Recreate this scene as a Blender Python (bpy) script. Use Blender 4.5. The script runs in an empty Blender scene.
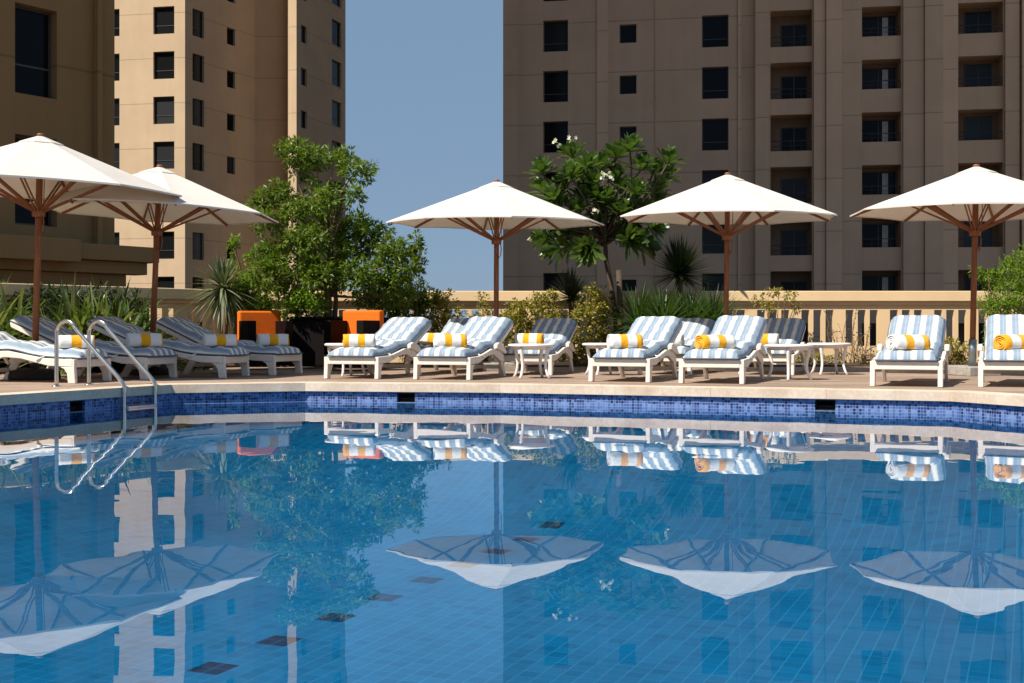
import bpy, math, random
from mathutils import Vector, Matrix
R = math.radians
rnd = random.Random(7)
scene = bpy.context.scene
COL = scene.collection

# ------------------------------------------------------------------ camera model used to survey the place
F, CX, HY, CAMZ = 1200.0, 512.0, 331.0, 0.83
DECK = 0.22
def sx(px, s): return (px - CX) / s
def at(px, Y, z=0.0): return Vector(((px - CX) / F * Y, Y, z))
def zat(py, Y): return CAMZ + (HY - py) * Y / F

# ------------------------------------------------------------------ mesh builder
class MB:
    def __init__(s): s.v = []; s.f = []; s.sm = []
    def add(s, vs, fs, smooth=False, M=None):
        o = len(s.v)
        for p in vs:
            p = Vector(p)
            s.v.append(tuple(M @ p) if M else tuple(p))
        for f in fs:
            s.f.append(tuple(i + o for i in f)); s.sm.append(smooth)
    def box(s, x0, x1, y0, y1, z0, z1, M=None):
        vs = [(x0,y0,z0),(x1,y0,z0),(x1,y1,z0),(x0,y1,z0),(x0,y0,z1),(x1,y0,z1),(x1,y1,z1),(x0,y1,z1)]
        s.add(vs, [(0,3,2,1),(4,5,6,7),(0,1,5,4),(1,2,6,5),(2,3,7,6),(3,0,4,7)], False, M)
    def beam(s, a, b, w, h, up=(0,0,1)):
        a = Vector(a); b = Vector(b); d = (b - a).normalized(); up = Vector(up)
        side = d.cross(up)
        if side.length < 1e-4: side = d.cross(Vector((1,0,0)))
        side.normalize(); u2 = side.cross(d).normalized()
        vs = []
        for p in (a, b):
            for q, r in ((-1,-1),(1,-1),(1,1),(-1,1)):
                vs.append(p + side*(q*w/2) + u2*(r*h/2))
        s.add(vs, [(3,2,1,0),(4,5,6,7),(0,1,5,4),(1,2,6,5),(2,3,7,6),(3,0,4,7)])
    def tube(s, pts, rad, n=10, caps=True, smooth=True):
        pts = [Vector(p) for p in pts]
        if not isinstance(rad, (list, tuple)): rad = [rad]*len(pts)
        vs = []; fs = []; ref = None
        for i, p in enumerate(pts):
            d = (pts[min(i+1, len(pts)-1)] - pts[max(i-1, 0)]).normalized()
            if ref is None:
                ref = d.cross(Vector((0,0,1)))
                if ref.length < .05: ref = d.cross(Vector((1,0,0)))
            ref = (ref - d*ref.dot(d)).normalized(); b = d.cross(ref)
            for k in range(n):
                a = 2*math.pi*k/n
                vs.append(p + (ref*math.cos(a) + b*math.sin(a))*rad[i])
        for i in range(len(pts)-1):
            for k in range(n):
                k2 = (k+1) % n
                fs.append((i*n+k, i*n+k2, (i+1)*n+k2, (i+1)*n+k))
        s.add(vs, fs, smooth)
        if caps:
            o = len(s.v) - len(vs)
            s.f.append(tuple(o+k for k in range(n))[::-1]); s.sm.append(False)
            s.f.append(tuple(o+(len(pts)-1)*n+k for k in range(n))); s.sm.append(False)
    def lathe(s, prof, n=24, c=(0,0,0), smooth=True):
        vs = []; fs = []
        for r, z in prof:
            for k in range(n):
                a = 2*math.pi*k/n
                vs.append((c[0]+r*math.cos(a), c[1]+r*math.sin(a), c[2]+z))
        for i in range(len(prof)-1):
            for k in range(n):
                k2 = (k+1) % n
                fs.append((i*n+k, i*n+k2, (i+1)*n+k2, (i+1)*n+k))
        s.add(vs, fs, smooth)
    def prism(s, poly, y0, y1):
        # polygon in the xz plane (counter-clockwise), extruded along y
        n = len(poly)
        vs = [(x, y0, z) for x, z in poly] + [(x, y1, z) for x, z in poly]
        fs = [tuple(range(n)), tuple(range(2*n-1, n-1, -1))]
        for i in range(n):
            j = (i+1) % n
            fs.append((j, i, n+i, n+j))
        s.add(vs, fs)
    def plate(s, poly, z0, z1):
        n = len(poly)
        vs = [(x, y, z0) for x, y in poly] + [(x, y, z1) for x, y in poly]
        fs = [tuple(range(n-1, -1, -1)), tuple(range(n, 2*n))]
        for i in range(n):
            j = (i+1) % n
            fs.append((i, j, n+j, n+i))
        s.add(vs, fs)
    def facade(s, W, Z0, Z1, openings, back=None, u0=0.0):
        # wall sheet in local x (along), z (up), y inward, with real openings (x0,x1,z0,z1,depth)
        us = sorted(set([u0, W] + [o[0] for o in openings] + [o[1] for o in openings]))
        zs = sorted(set([Z0, Z1] + [o[2] for o in openings] + [o[3] for o in openings]))
        for i in range(len(us)-1):
            for j in range(len(zs)-1):
                cu, cz = (us[i]+us[i+1])/2, (zs[j]+zs[j+1])/2
                if any(o[0] < cu < o[1] and o[2] < cz < o[3] for o in openings): continue
                a, b, c, d = us[i], us[i+1], zs[j], zs[j+1]
                s.add([(a,0,c),(b,0,c),(b,0,d),(a,0,d)], [(0,1,2,3)])
                if back: s.add([(a,back,c),(b,back,c),(b,back,d),(a,back,d)], [(3,2,1,0)])
        for x0, x1, z0, z1, dp in openings:
            v = [(x0,0,z0),(x1,0,z0),(x1,0,z1),(x0,0,z1),(x0,dp,z0),(x1,dp,z0),(x1,dp,z1),(x0,dp,z1)]
            s.add(v, [(0,4,5,1),(1,5,6,2),(2,6,7,3),(3,7,4,0)])
    def build(s, name, mat, parent=None, loc=(0,0,0), rotz=0, bevel=0, merge=False):
        me = bpy.data.meshes.new(name)
        me.from_pydata(s.v, [], s.f)
        me.polygons.foreach_set('use_smooth', s.sm)
        me.materials.append(mat); me.update()
        o = bpy.data.objects.new(name, me); COL.objects.link(o)
        o.location = loc; o.rotation_euler = (0, 0, rotz)
        if parent: o.parent = parent
        if bevel:
            m = o.modifiers.new('bevel', 'BEVEL'); m.width = bevel; m.segments = 2; m.limit_method = 'ANGLE'; m.angle_limit = R(40)
        return o

def tag(o, label=None, cat=None, group=None, kind=None):
    if label: o['label'] = label
    if cat: o['category'] = cat
    if group: o['group'] = group
    if kind: o['kind'] = kind
    return o
def thing(name, label, cat, loc=(0,0,0), rotz=0, group=None):
    o = bpy.data.objects.new(name, None); COL.objects.link(o)
    o.location = loc; o.rotation_euler = (0, 0, rotz); o.empty_display_size = .2
    return tag(o, label, cat, group)
def copy_tree(o, parent=None):
    c = o.copy(); COL.objects.link(c)
    if parent: c.parent = parent
    for ch in list(o.children): copy_tree(ch, c)
    return c

# ------------------------------------------------------------------ materials
class NT:
    def __init__(s, name):
        s.m = bpy.data.materials.new(name); s.m.use_nodes = True
        s.n = s.m.node_tree.nodes; s.l = s.m.node_tree.links; s.n.clear()
        s.out = s.n.new('ShaderNodeOutputMaterial')
    def node(s, t, **kw):
        n = s.n.new(t)
        for k, v in kw.items(): setattr(n, k, v)
        return n
    def put(s, sock, v):
        if hasattr(v, 'is_linked') or isinstance(v, bpy.types.NodeSocket): s.l.new(v, sock)
        else: sock.default_value = v
    def math(s, op, a, b=0.0, c=None):
        n = s.node('ShaderNodeMath', operation=op)
        s.put(n.inputs[0], a); s.put(n.inputs[1], b)
        if c is not None: s.put(n.inputs[2], c)
        return n.outputs[0]
    def mix(s, f, a, b, typ='MIX'):
        n = s.node('ShaderNodeMix', data_type='RGBA', blend_type=typ)
        s.put(n.inputs[0], f)
        s.put(n.inputs[6], a if not isinstance(a, tuple) else (*a[:3], 1)); s.put(n.inputs[7], b if not isinstance(b, tuple) else (*b[:3], 1))
        return n.outputs[2]
    def coord(s, which='Object'): return s.node('ShaderNodeTexCoord').outputs[which]
    def sep(s, v):
        n = s.node('ShaderNodeSeparateXYZ'); s.l.new(v, n.inputs[0]); return n.outputs
    def comb(s, x, y, z=0.0):
        n = s.node('ShaderNodeCombineXYZ')
        for i, q in enumerate((x, y, z)): s.put(n.inputs[i], q)
        return n.outputs[0]
    def noise(s, vec, scale, detail=4, rough=.55, dist=0):
        n = s.node('ShaderNodeTexNoise'); s.put(n.inputs['Vector'], vec)
        n.inputs['Scale'].default_value = scale; n.inputs['Detail'].default_value = detail
        n.inputs['Roughness'].default_value = rough; n.inputs['Distortion'].default_value = dist
        return n.outputs['Fac']
    def white(s, vec):
        n = s.node('ShaderNodeTexWhiteNoise', noise_dimensions='3D'); s.l.new(vec, n.inputs['Vector']); return n.outputs['Value']
    def ramp(s, f, stops, interp='LINEAR'):
        n = s.node('ShaderNodeValToRGB'); s.put(n.inputs[0], f); cr = n.color_ramp; cr.interpolation = interp
        while len(cr.elements) < len(stops): cr.elements.new(.5)
        for e, (p, c) in zip(cr.elements, stops):
            e.position = p; e.color = (*c[:3], 1) if isinstance(c, tuple) else (c, c, c, 1)
        return n.outputs[0]
    def rng(s, f, a, b, c, d):
        n = s.node('ShaderNodeMapRange'); s.put(n.inputs[0], f)
        for i, q in enumerate((a, b, c, d)): n.inputs[i+1].default_value = q
        return n.outputs[0]
    def bump(s, h, strength=.3, dist=.01):
        n = s.node('ShaderNodeBump'); s.put(n.inputs['Height'], h)
        n.inputs['Strength'].default_value = strength; n.inputs['Distance'].default_value = dist
        return n.outputs[0]
    def pbr(s, col, rough=.6, metal=0.0, normal=None, spec=None, coat=None, sheen=None):
        p = s.node('ShaderNodeBsdfPrincipled')
        s.put(p.inputs['Base Color'], (*col[:3], 1) if isinstance(col, tuple) else col)
        s.put(p.inputs['Roughness'], rough); s.put(p.inputs['Metallic'], metal)
        if normal is not None: s.l.new(normal, p.inputs['Normal'])
        if spec is not None: p.inputs['Specular IOR Level'].default_value = spec
        if coat: p.inputs['Coat Weight'].default_value = coat
        if sheen: p.inputs['Sheen Weight'].default_value = sheen
        return p.outputs[0]
    def done(s, sh):
        s.l.new(sh, s.out.inputs[0]); return s.m

def m_plain(name, col, rough=.6, metal=0, var=.12, scale=6, bump=.15, spec=.4):
    t = NT(name); c = t.coord()
    n = t.noise(c, scale, 5)
    k = t.rng(n, .3, .7, 1-var, 1+var)
    cc = t.mix(1.0, col, t.comb(k, k, k), 'MULTIPLY')
    return t.done(t.pbr(cc, rough, metal, t.bump(t.noise(c, scale*14, 3), bump, .004), spec))

def m_render(name, col, floor_h=3.2, off=0.0, var=.10, joint=.72):
    # painted render / precast panels with a joint at every floor, rain streaks
    t = NT(name); c = t.coord(); x, y, z = t.sep(c)
    zz = t.math('FRACT', t.math('DIVIDE', t.math('ADD', z, off), floor_h))
    j = t.math('LESS_THAN', zz, .05/floor_h*1.2)
    big = t.noise(c, .35, 4); st = t.noise(t.comb(t.math('MULTIPLY', t.math('ADD', x, y), 2.2), 0.0, t.math('MULTIPLY', z, .12)), 1.0, 5)
    k = t.math('ADD', t.rng(big, .3, .7, 1-var, 1+var), t.rng(st, .35, .7, .025, -.035))
    k = t.math('MULTIPLY', k, t.math('SUBTRACT', 1.0, t.math('MULTIPLY', j, 1-joint)))
    cc = t.mix(1.0, col, t.comb(k, k, k), 'MULTIPLY')
    b = t.math('ADD', t.math('MULTIPLY', t.noise(c, 40, 3), .15), t.math('MULTIPLY', j, -1.0))
    return t.done(t.pbr(cc, .85, 0, t.bump(b, .4, .02), .2))

def m_leaf(name, cols, trans=.35, rough=.45, spec=.4):
    t = NT(name)
    g = t.node('ShaderNodeNewGeometry').outputs['Random Per Island']
    cc = t.ramp(g, [(i/(len(cols)-1), c) for i, c in enumerate(cols)])
    p = t.pbr(cc, rough, 0, None, spec)
    tr = t.node('ShaderNodeBsdfTranslucent'); t.l.new(t.mix(1.0, cc, (1.6, 1.7, .7), 'MULTIPLY'), tr.inputs[0])
    mx = t.node('ShaderNodeMixShader'); mx.inputs[0].default_value = trans
    t.l.new(p, mx.inputs[1]); t.l.new(tr.outputs[0], mx.inputs[2])
    return t.done(mx.outputs[0])

M = {}
def build_materials():
    M['white_frame'] = m_plain('white_painted_resin', (.78,.71,.63), .45, 0, .06, 5, .08)
    M['table_white'] = m_plain('white_powder_coat', (.82,.79,.75), .35, 0, .04, 5, .05)
    M['canvas'] = canvas()
    M['wood'] = wood('reddish_teak', (.30,.105,.036), (.19,.06,.02), 2)
    M['steel'] = m_plain('polished_steel', (.62,.61,.58), .18, 1.0, .05, 8, .03)
    M['galv'] = m_plain('galvanised_steel', (.28,.32,.32), .4, .8, .12, 9, .1)
    M['concrete'] = m_plain('grey_concrete', (.34,.32,.29), .9, 0, .22, 18, .5, .2)
    M['black_base'] = m_plain('dark_rubber_base', (.03,.028,.025), .8, 0, .3, 20, .3)
    M['wicker'] = wicker()
    M['orange'] = m_plain('orange_upholstery', (.80,.16,.012), .85, 0, .06, 12, .3, .2)
    M['stripe'] = stripes()
    M['piping'] = m_plain('slate_piping', (.10,.13,.18), .8, 0, .1, 9, .1)
    M['strap'] = m_plain('white_strap', (.8,.78,.74), .8, 0, .03, 9, .1)
    M['towel'] = towel(); M['towel_mid'] = towel('yellow_middle_terry', ((0,0),(.36,1),(.64,0),(.95,1)))
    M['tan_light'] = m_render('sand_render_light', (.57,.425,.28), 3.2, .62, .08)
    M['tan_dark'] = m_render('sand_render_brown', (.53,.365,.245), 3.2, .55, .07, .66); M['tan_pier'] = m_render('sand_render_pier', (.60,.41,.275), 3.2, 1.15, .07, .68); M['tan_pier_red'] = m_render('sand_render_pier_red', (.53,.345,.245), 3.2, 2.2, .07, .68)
    M['tan_near_shade'] = m_render('sand_render_near_shade', (.24,.145,.062), 3.2, .55, .06)  # near building's sand render, its shade put into a darker base colour
    M['wall'] = m_render('sand_boundary_render', (.75,.54,.315), 50, -10, .07)
    M['win_frame'] = m_plain('dark_window_frame', (.05,.045,.04), .5, 0, .1)
    M['glass'] = glass('dark_window_glass', (.012,.013,.014))
    M['glass_blue'] = glass('blue_window_glass', (.02,.026,.032))
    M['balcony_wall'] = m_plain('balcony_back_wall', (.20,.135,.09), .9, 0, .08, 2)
    M['rail'] = m_plain('dark_metal_rail', (.03,.028,.027), .5, .5)
    M['curtain'] = m_plain('pale_curtain', (.6,.58,.56), .9, 0, .15, 3)
    M['deck'] = deck_mat()
    M['coping'] = coping_mat()
    M['pool_tile'] = pooltile()
    M['mosaic'] = mosaic()
    M['dark'] = m_plain('dark_recess', (.012,.014,.014), .8)
    M['water'] = water_mat()
    M['ground'] = m_plain('dusty_ground', (.17,.135,.10), .95, 0, .2, .2)
    M['soil'] = m_plain('dark_soil', (.085,.055,.035), .95, 0, .35, 14, .8, .1)
    M['bark'] = m_plain('grey_brown_bark', (.20,.12,.075), .9, 0, .3, 20, .7, .15)
    M['bark2'] = m_plain('smooth_grey_bark', (.085,.06,.042), .8, 0, .25, 16, .5, .2)
    M['leaf_tree'] = m_leaf('tree_leaf', [(.065,.11,.014),(.105,.165,.018),(.16,.225,.026),(.085,.135,.018)], .38)
    M['leaf_bright'] = m_leaf('bright_shrub_leaf', [(.10,.18,.015),(.19,.29,.022),(.14,.23,.02)], .38)
    M['leaf_varieg'] = m_leaf('variegated_leaf', [(.08,.11,.018),(.18,.18,.02),(.42,.34,.06),(.11,.13,.02),(.5,.40,.12),(.26,.23,.035)], .3)
    M['leaf_frangi'] = m_leaf('frangipani_leaf', [(.045,.085,.02),(.07,.125,.026),(.105,.165,.038)], .25, .28, .6)
    M['leaf_yucca'] = m_leaf('dark_yucca_blade', [(.018,.03,.01),(.03,.05,.014),(.045,.07,.02)], .12, .45)
    M['leaf_pale'] = m_leaf('pale_yucca_blade', [(.12,.15,.08),(.30,.30,.19),(.10,.14,.07),(.22,.24,.14)], .2)
    M['leaf_strap'] = m_leaf('strap_leaf', [(.04,.075,.018),(.08,.125,.025),(.26,.28,.11),(.05,.09,.02),(.14,.18,.05)], .3, .35, .5)
    M['leaf_fan'] = m_leaf('fan_palm_blade', [(.045,.085,.025),(.08,.14,.04),(.12,.18,.07)], .25)
    M['leaf_dry'] = m_leaf('dry_brown_leaf', [(.10,.07,.03),(.06,.05,.02),(.18,.13,.05)], .25)
    M['petal'] = m_leaf('white_petal', [(.8,.8,.74),(.85,.84,.8),(.78,.72,.5)], .3)
    M['straw'] = m_plain('dry_twig', (.22,.14,.07), .9)

def canvas():
    t = NT('white_canvas'); c = t.coord()
    w = t.noise(c, 260, 2); n = t.noise(c, 2.5, 4)
    k = t.rng(n, .3, .7, .93, 1.03); x, y, z = t.sep(c)
    rr = t.math('SQRT', t.math('ADD', t.math('MULTIPLY', x, x), t.math('MULTIPLY', y, y)))
    sm = t.math('LESS_THAN', t.math('ABSOLUTE', t.math('SUBTRACT', rr, .80)), .007)
    an = t.math('FRACT', t.math('ADD', t.math('DIVIDE', t.math('ARCTAN2', y, x), math.pi/4), 8.0))
    s2 = t.math('LESS_THAN', t.math('MULTIPLY', t.math('SUBTRACT', .5, t.math('ABSOLUTE', t.math('SUBTRACT', an, .5))), rr), .014)
    k = t.math('SUBTRACT', k, t.math('MULTIPLY', t.math('MAXIMUM', sm, s2), .07))
    cc = t.mix(1.0, (.83,.79,.74), t.comb(k, k, k), 'MULTIPLY')
    p = t.pbr(cc, .9, 0, t.bump(t.math('ADD', t.math('MULTIPLY', w, .15), n), .25, .02), .15)
    tr = t.node('ShaderNodeBsdfTranslucent'); tr.inputs[0].default_value = (.82,.72,.60,1)
    mx = t.node('ShaderNodeMixShader'); mx.inputs[0].default_value = .26
    t.l.new(p, mx.inputs[1]); t.l.new(tr.outputs[0], mx.inputs[2])
    return t.done(mx.outputs[0])
def wood(name, a, b, sc):
    t = NT(name); c = t.coord(); x, y, z = t.sep(c)
    n = t.noise(t.comb(t.math('MULTIPLY', x, 60.0), t.math('MULTIPLY', y, 60.0), t.math('MULTIPLY', z, 3.0)), 1.0, 5)
    return t.done(t.pbr(t.ramp(n, [(.3, b), (.7, a)]), .5, 0, t.bump(n, .2, .003), .4))
def wicker():
    t = NT('dark_wicker'); c = t.coord(); x, y, z = t.sep(c)
    a = t.math('SINE', t.math('MULTIPLY', z, 320.0)); b = t.math('SINE', t.math('MULTIPLY', t.math('ADD', x, y), 130.0))
    h = t.math('MULTIPLY', a, b)
    return t.done(t.pbr(t.ramp(t.rng(h, -1, 1, 0, 1), [(0, (.003,.002,.002)), (1, (.010,.005,.0045))]), .6, 0, t.bump(h, .5, .004), .12))
def stripes():
    t = NT('blue_striped_canvas'); c = t.coord(); x, y, z = t.sep(c)
    v = t.math('FRACT', t.math('ADD', t.math('DIVIDE', y, .138), 100.31))
    cr = t.ramp(v, [(0, (.25,.32,.405)), (.13, (.33,.40,.48)), (.22, (.25,.32,.405)), (.46, (.36,.43,.51)), (.53, (.78,.73,.63)), (.66, (.82,.79,.73)), (.80, (.76,.71,.59)), (.92, (.38,.44,.51))], 'CONSTANT')
    n = t.noise(c, 9, 4); k = t.rng(n, .3, .7, .93, 1.04)
    cr = t.mix(1.0, cr, t.comb(k, k, k), 'MULTIPLY')
    wv = t.noise(c, 320, 2)
    h = t.math('ADD', t.math('MULTIPLY', wv, .12), t.noise(c, 16, 3))
    return t.done(t.pbr(cr, .9, 0, t.bump(h, .35, .012), .15))
def towel(name='yellow_banded_terry', bands=((0,0),(.30,1),(.52,0),(.80,1))):
    t = NT(name); c = t.coord(); x, y, z = t.sep(c)
    v = t.rng(x, -.21, .21, 0, 1)
    cr = t.ramp(v, [(p, (.86,.40,.012) if y else (.80,.79,.76)) for p, y in bands], 'CONSTANT')
    n = t.noise(c, 120, 3)
    k = t.rng(n, .3, .7, .9, 1.05)
    cr = t.mix(1.0, cr, t.comb(k, k, k), 'MULTIPLY')
    return t.done(t.pbr(cr, .95, 0, t.bump(t.math('ADD', n, t.noise(c, 22, 3)), .6, .012), .1, None, .3))
def glass(name, col):
    t = NT(name); c = t.coord()
    n = t.noise(c, .8, 2); rd = t.node('ShaderNodeObjectInfo').outputs['Random']; k = t.math('ADD', .5, t.math('MULTIPLY', t.math('POWER', rd, 3.0), 2.6)); col = t.mix(1.0, col, t.comb(k, k, k), 'MULTIPLY')
    return t.done(t.pbr(col, .08, 0, t.bump(n, .08, .02), .10))
def deck_mat():
    t = NT('weathered_deck_boards'); c = t.coord(); x, y, z = t.sep(c)
    v = t.math('ADD', y, t.math('MULTIPLY', x, .02))
    row = t.math('FLOOR', t.math('DIVIDE', v, .14)); fr = t.math('FRACT', t.math('DIVIDE', v, .14))
    xo = t.math('ADD', t.math('DIVIDE', x, 2.4), t.math('MULTIPLY', t.white(t.comb(row, 3.0, 0.0)), 7.0))
    brd = t.white(t.comb(row, t.math('FLOOR', xo), 1.0))
    gap = t.math('MAXIMUM', t.math('LESS_THAN', fr, .055), t.math('LESS_THAN', t.math('FRACT', xo), .003))
    gr = t.noise(t.comb(t.math('MULTIPLY', x, 2.5), t.math('MULTIPLY', y, 60.0), row), 1.0, 5)
    sp = t.noise(c, 1.3, 5)
    k = t.math('ADD', t.math('ADD', t.rng(brd, 0, 1, .70, 1.15), t.rng(gr, .3, .7, -.12, .12)), t.rng(sp, .3, .7, -.12, .12))
    k = t.math('MULTIPLY', k, t.math('SUBTRACT', 1.0, t.math('MULTIPLY', gap, .8)))
    cc = t.mix(1.0, (.37,.27,.205), t.comb(k, k, k), 'MULTIPLY')
    h = t.math('SUBTRACT', t.math('MULTIPLY', gr, .2), gap)
    return t.done(t.pbr(cc, .75, 0, t.bump(h, .5, .006), .25))
def coping_mat():
    t = NT('travertine_coping'); c = t.coord()
    n = t.noise(c, 3, 6); v = t.noise(c, 26, 4)
    cc = t.ramp(n, [(.3, (.58,.44,.32)), (.5, (.69,.54,.41)), (.72, (.77,.63,.50))])
    k = t.rng(v, .3, .7, .9, 1.07)
    cc = t.mix(1.0, cc, t.comb(k, k, k), 'MULTIPLY')
    return t.done(t.pbr(cc, .7, 0, t.bump(v, .25, .006), .3))
TH = R(23.4)
def pooltile():
    t = NT('pool_floor_tile'); c = t.coord('Object'); x, y, z = t.sep(c)
    a = t.math('ADD', t.math('MULTIPLY', x, math.sin(TH)), t.math('MULTIPLY', y, math.cos(TH)))
    b = t.math('SUBTRACT', t.math('MULTIPLY', x, math.cos(TH)), t.math('MULTIPLY', y, math.sin(TH)))
    fa = t.math('FLOOR', t.math('DIVIDE', a, .1)); fb = t.math('FLOOR', t.math('DIVIDE', b, .1)); 
    w = t.white(t.comb(fa, fb, 0.0))
    cr = t.ramp(w, [(0, (.006,.150,.305)), (.35, (.008,.172,.345)), (.75, (.009,.184,.365)), (1, (.011,.196,.385))])
    g = t.math('MAXIMUM', t.math('LESS_THAN', t.math('FRACT', t.math('DIVIDE', a, .1)), .05), t.math('LESS_THAN', t.math('FRACT', t.math('DIVIDE', b, .1)), .07))
    cr = t.mix(t.math('MULTIPLY', g, .65), cr, (.08,.31,.50))
    # pairs of dark marker tiles along two lanes
    am = t.math('FRACT', t.math('DIVIDE', t.math('ADD', a, 120.0), .6)); bm = t.math('FRACT', t.math('DIVIDE', t.math('ADD', b, 4.0+41.0), 4.1))
    la = t.math('MULTIPLY', t.math('GREATER_THAN', am, .333), t.math('LESS_THAN', am, .666))
    lb = t.math('LESS_THAN', bm, .2/4.1)
    lb = t.math('MULTIPLY', lb, t.math('LESS_THAN', z, -.86))
    dk = t.math('MULTIPLY', t.math('MULTIPLY', la, lb), t.math('SUBTRACT', 1.0, t.math('MULTIPLY', g, .5)))
    cr = t.mix(t.math('MULTIPLY', dk, .9), cr, (.020,.022,.055))
    big = t.noise(c, .9, 3); k = t.rng(big, .3, .7, .9, 1.1)
    cr = t.mix(1.0, cr, t.comb(k, k, k), 'MULTIPLY')
    return t.done(t.pbr(cr, .5, 0, None, .2))
def mosaic():
    # u runs along the wall (local x), rows along z
    t = NT('blue_glass_mosaic'); c = t.coord(); x, y, z = t.sep(c)
    T = .030
    fu = t.math('FLOOR', t.math('DIVIDE', x, T)); fz = t.math('FLOOR', t.math('DIVIDE', z, T))
    w = t.white(t.comb(fu, fz, 2.0)); w2 = t.white(t.comb(t.math('FLOOR', t.math('DIVIDE', x, T*3)), fz, 5.0))
    rowm = t.math('MULTIPLY', t.math('LESS_THAN', t.math('ABSOLUTE', t.math('SUBTRACT', z, .055)), T*.5), .22)
    v = t.math('SUBTRACT', t.math('ADD', t.math('MULTIPLY', w, .65), t.math('MULTIPLY', w2, .35)), rowm)
    cr = t.ramp(v, [(0, (.010,.014,.06)), (.2, (.02,.04,.16)), (.38, (.07,.12,.33)), (.6, (.13,.21,.46)), (.8, (.20,.29,.54)), (1, (.035,.07,.25))])
    g = t.math('MAXIMUM', t.math('LESS_THAN', t.math('FRACT', t.math('DIVIDE', x, T)), .13), t.math('LESS_THAN', t.math('FRACT', t.math('DIVIDE', z, T)), .13))
    deep = t.math('LESS_THAN', z, -.17)
    cr = t.mix(t.math('MULTIPLY', g, .8), cr, (.25,.32,.46))
    cr = t.mix(deep, cr, (.014,.16,.34))
    return t.done(t.pbr(cr, .3, 0, t.bump(t.math('SUBTRACT', 1.0, g), .3, .002), .25))
def water_mat():
    t = NT('pool_water'); c = t.coord('Object'); x, y, z = t.sep(c)
    n1 = t.noise(c, .8, 2, .4); n2 = t.noise(t.comb(x, t.math('MULTIPLY', y, .6), 0.0), 3.2, 2, .4)
    h = t.math('ADD', t.math('MULTIPLY', n1, 1.0), t.math('MULTIPLY', n2, .22))
    nb = t.bump(h, .10, .03)
    fr = t.node('ShaderNodeFresnel'); fr.inputs['IOR'].default_value = 1.47; t.l.new(nb, fr.inputs['Normal'])
    gl = t.node('ShaderNodeBsdfGlossy'); gl.inputs['Roughness'].default_value = 0.0; gl.inputs['Color'].default_value = (.97,.98,1,1); t.l.new(nb, gl.inputs['Normal'])
    tr = t.node('ShaderNodeBsdfTransparent'); tr.inputs[0].default_value = (.60,.88,.97,1)
    mx = t.node('ShaderNodeMixShader'); t.l.new(fr.outputs[0], mx.inputs[0]); t.l.new(tr.outputs[0], mx.inputs[1]); t.l.new(gl.outputs[0], mx.inputs[2])
    return t.done(mx.outputs[0])
build_materials()

# ------------------------------------------------------------------ setting: ground, deck, pool, water
POOL = [(-8.0,4.0),(-4.83,11.3),(-3.85,13.57),(-2.42,14.04),(-.137,13.65),(4.38,12.0),(4.76,11.16),(8.0,4.0),(7.5,1.3),(-7.5,1.3)]
POOL = POOL[::-1]            # counter-clockwise seen from above?
def area(p): return sum(p[i][0]*p[(i+1)%len(p)][1]-p[(i+1)%len(p)][0]*p[i][1] for i in range(len(p)))/2
if area(POOL) < 0: POOL = POOL[::-1]
def offset(poly, d):
    n = len(poly); out = []
    for i in range(n):
        p0, p1, p2 = Vector(poly[i-1]), Vector(poly[i]), Vector(poly[(i+1)%n])
        d1 = (p1-p0).normalized(); d2 = (p2-p1).normalized()
        n1 = Vector((d1.y,-d1.x)); n2 = Vector((d2.y,-d2.x))
        b = (n1+n2); k = d/(1+n1.dot(n2))
        out.append(tuple(p1 + b*k))
    return out
WALLP = offset(POOL, .042)      # the tiled shell stands a little back under the coping lip
COPO = offset(POOL, .30)
g = MB(); g.add([(-2500,-2500,-1.6),(2500,-2500,-1.6),(2500,2500,-1.6),(-2500,2500,-1.6)], [(0,1,2,3)])
tag(g.build('ground', M['ground']), kind='structure')
# deck sheet with a hole along the coping's outer edge
import bmesh
def ring_sheet(outer, inner, z):
    bm = bmesh.new(); es = []
    for loop in (outer, inner):
        vs = [bm.verts.new((x, y, z)) for x, y in loop]
        for i in range(len(vs)): es.append(bm.edges.new((vs[i], vs[(i+1)%len(vs)])))
    bmesh.ops.triangle_fill(bm, use_beauty=True, use_dissolve=False, edges=es)
    bmesh.ops.recalc_face_normals(bm, faces=bm.faces)
    for f in bm.faces:
        if f.normal.z < 0: f.normal_flip()
    return bm
bm = ring_sheet([(-16,-6),(16,-6),(16,24),(-16,24)], COPO, DECK)
mb = MB(); mb.v = [tuple(v.co) for v in bm.verts]; bm.verts.index_update(); mb.f = [tuple(v.index for v in f.verts) for f in bm.faces]; mb.sm = [False]*len(mb.f); bm.free()
tag(mb.build('deck', M['deck']), kind='structure')
# coping stones
mb = MB(); n = len(POOL)
for i in range(n):
    a, b = Vector(POOL[i]), Vector(POOL[(i+1)%n]); c, d = Vector(COPO[i]), Vector(COPO[(i+1)%n])
    L = (b-a).length; k = max(1, round(L/1.25)); gp = .0002/L
    for j in range(k):
        t0, t1 = j/k + gp*2, (j+1)/k - gp*2
        q = [a.lerp(b, t0), a.lerp(b, t1), d.lerp(c, 1-t1), d.lerp(c, 1-t0)]
        dz = rnd.uniform(-.0006, .0006)
        mb.plate([(p.x, p.y) for p in q][::1], .125, DECK+.006+dz)
cop = mb.build('pool_coping', M['coping'], bevel=.003); tag(cop, kind='structure')
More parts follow.
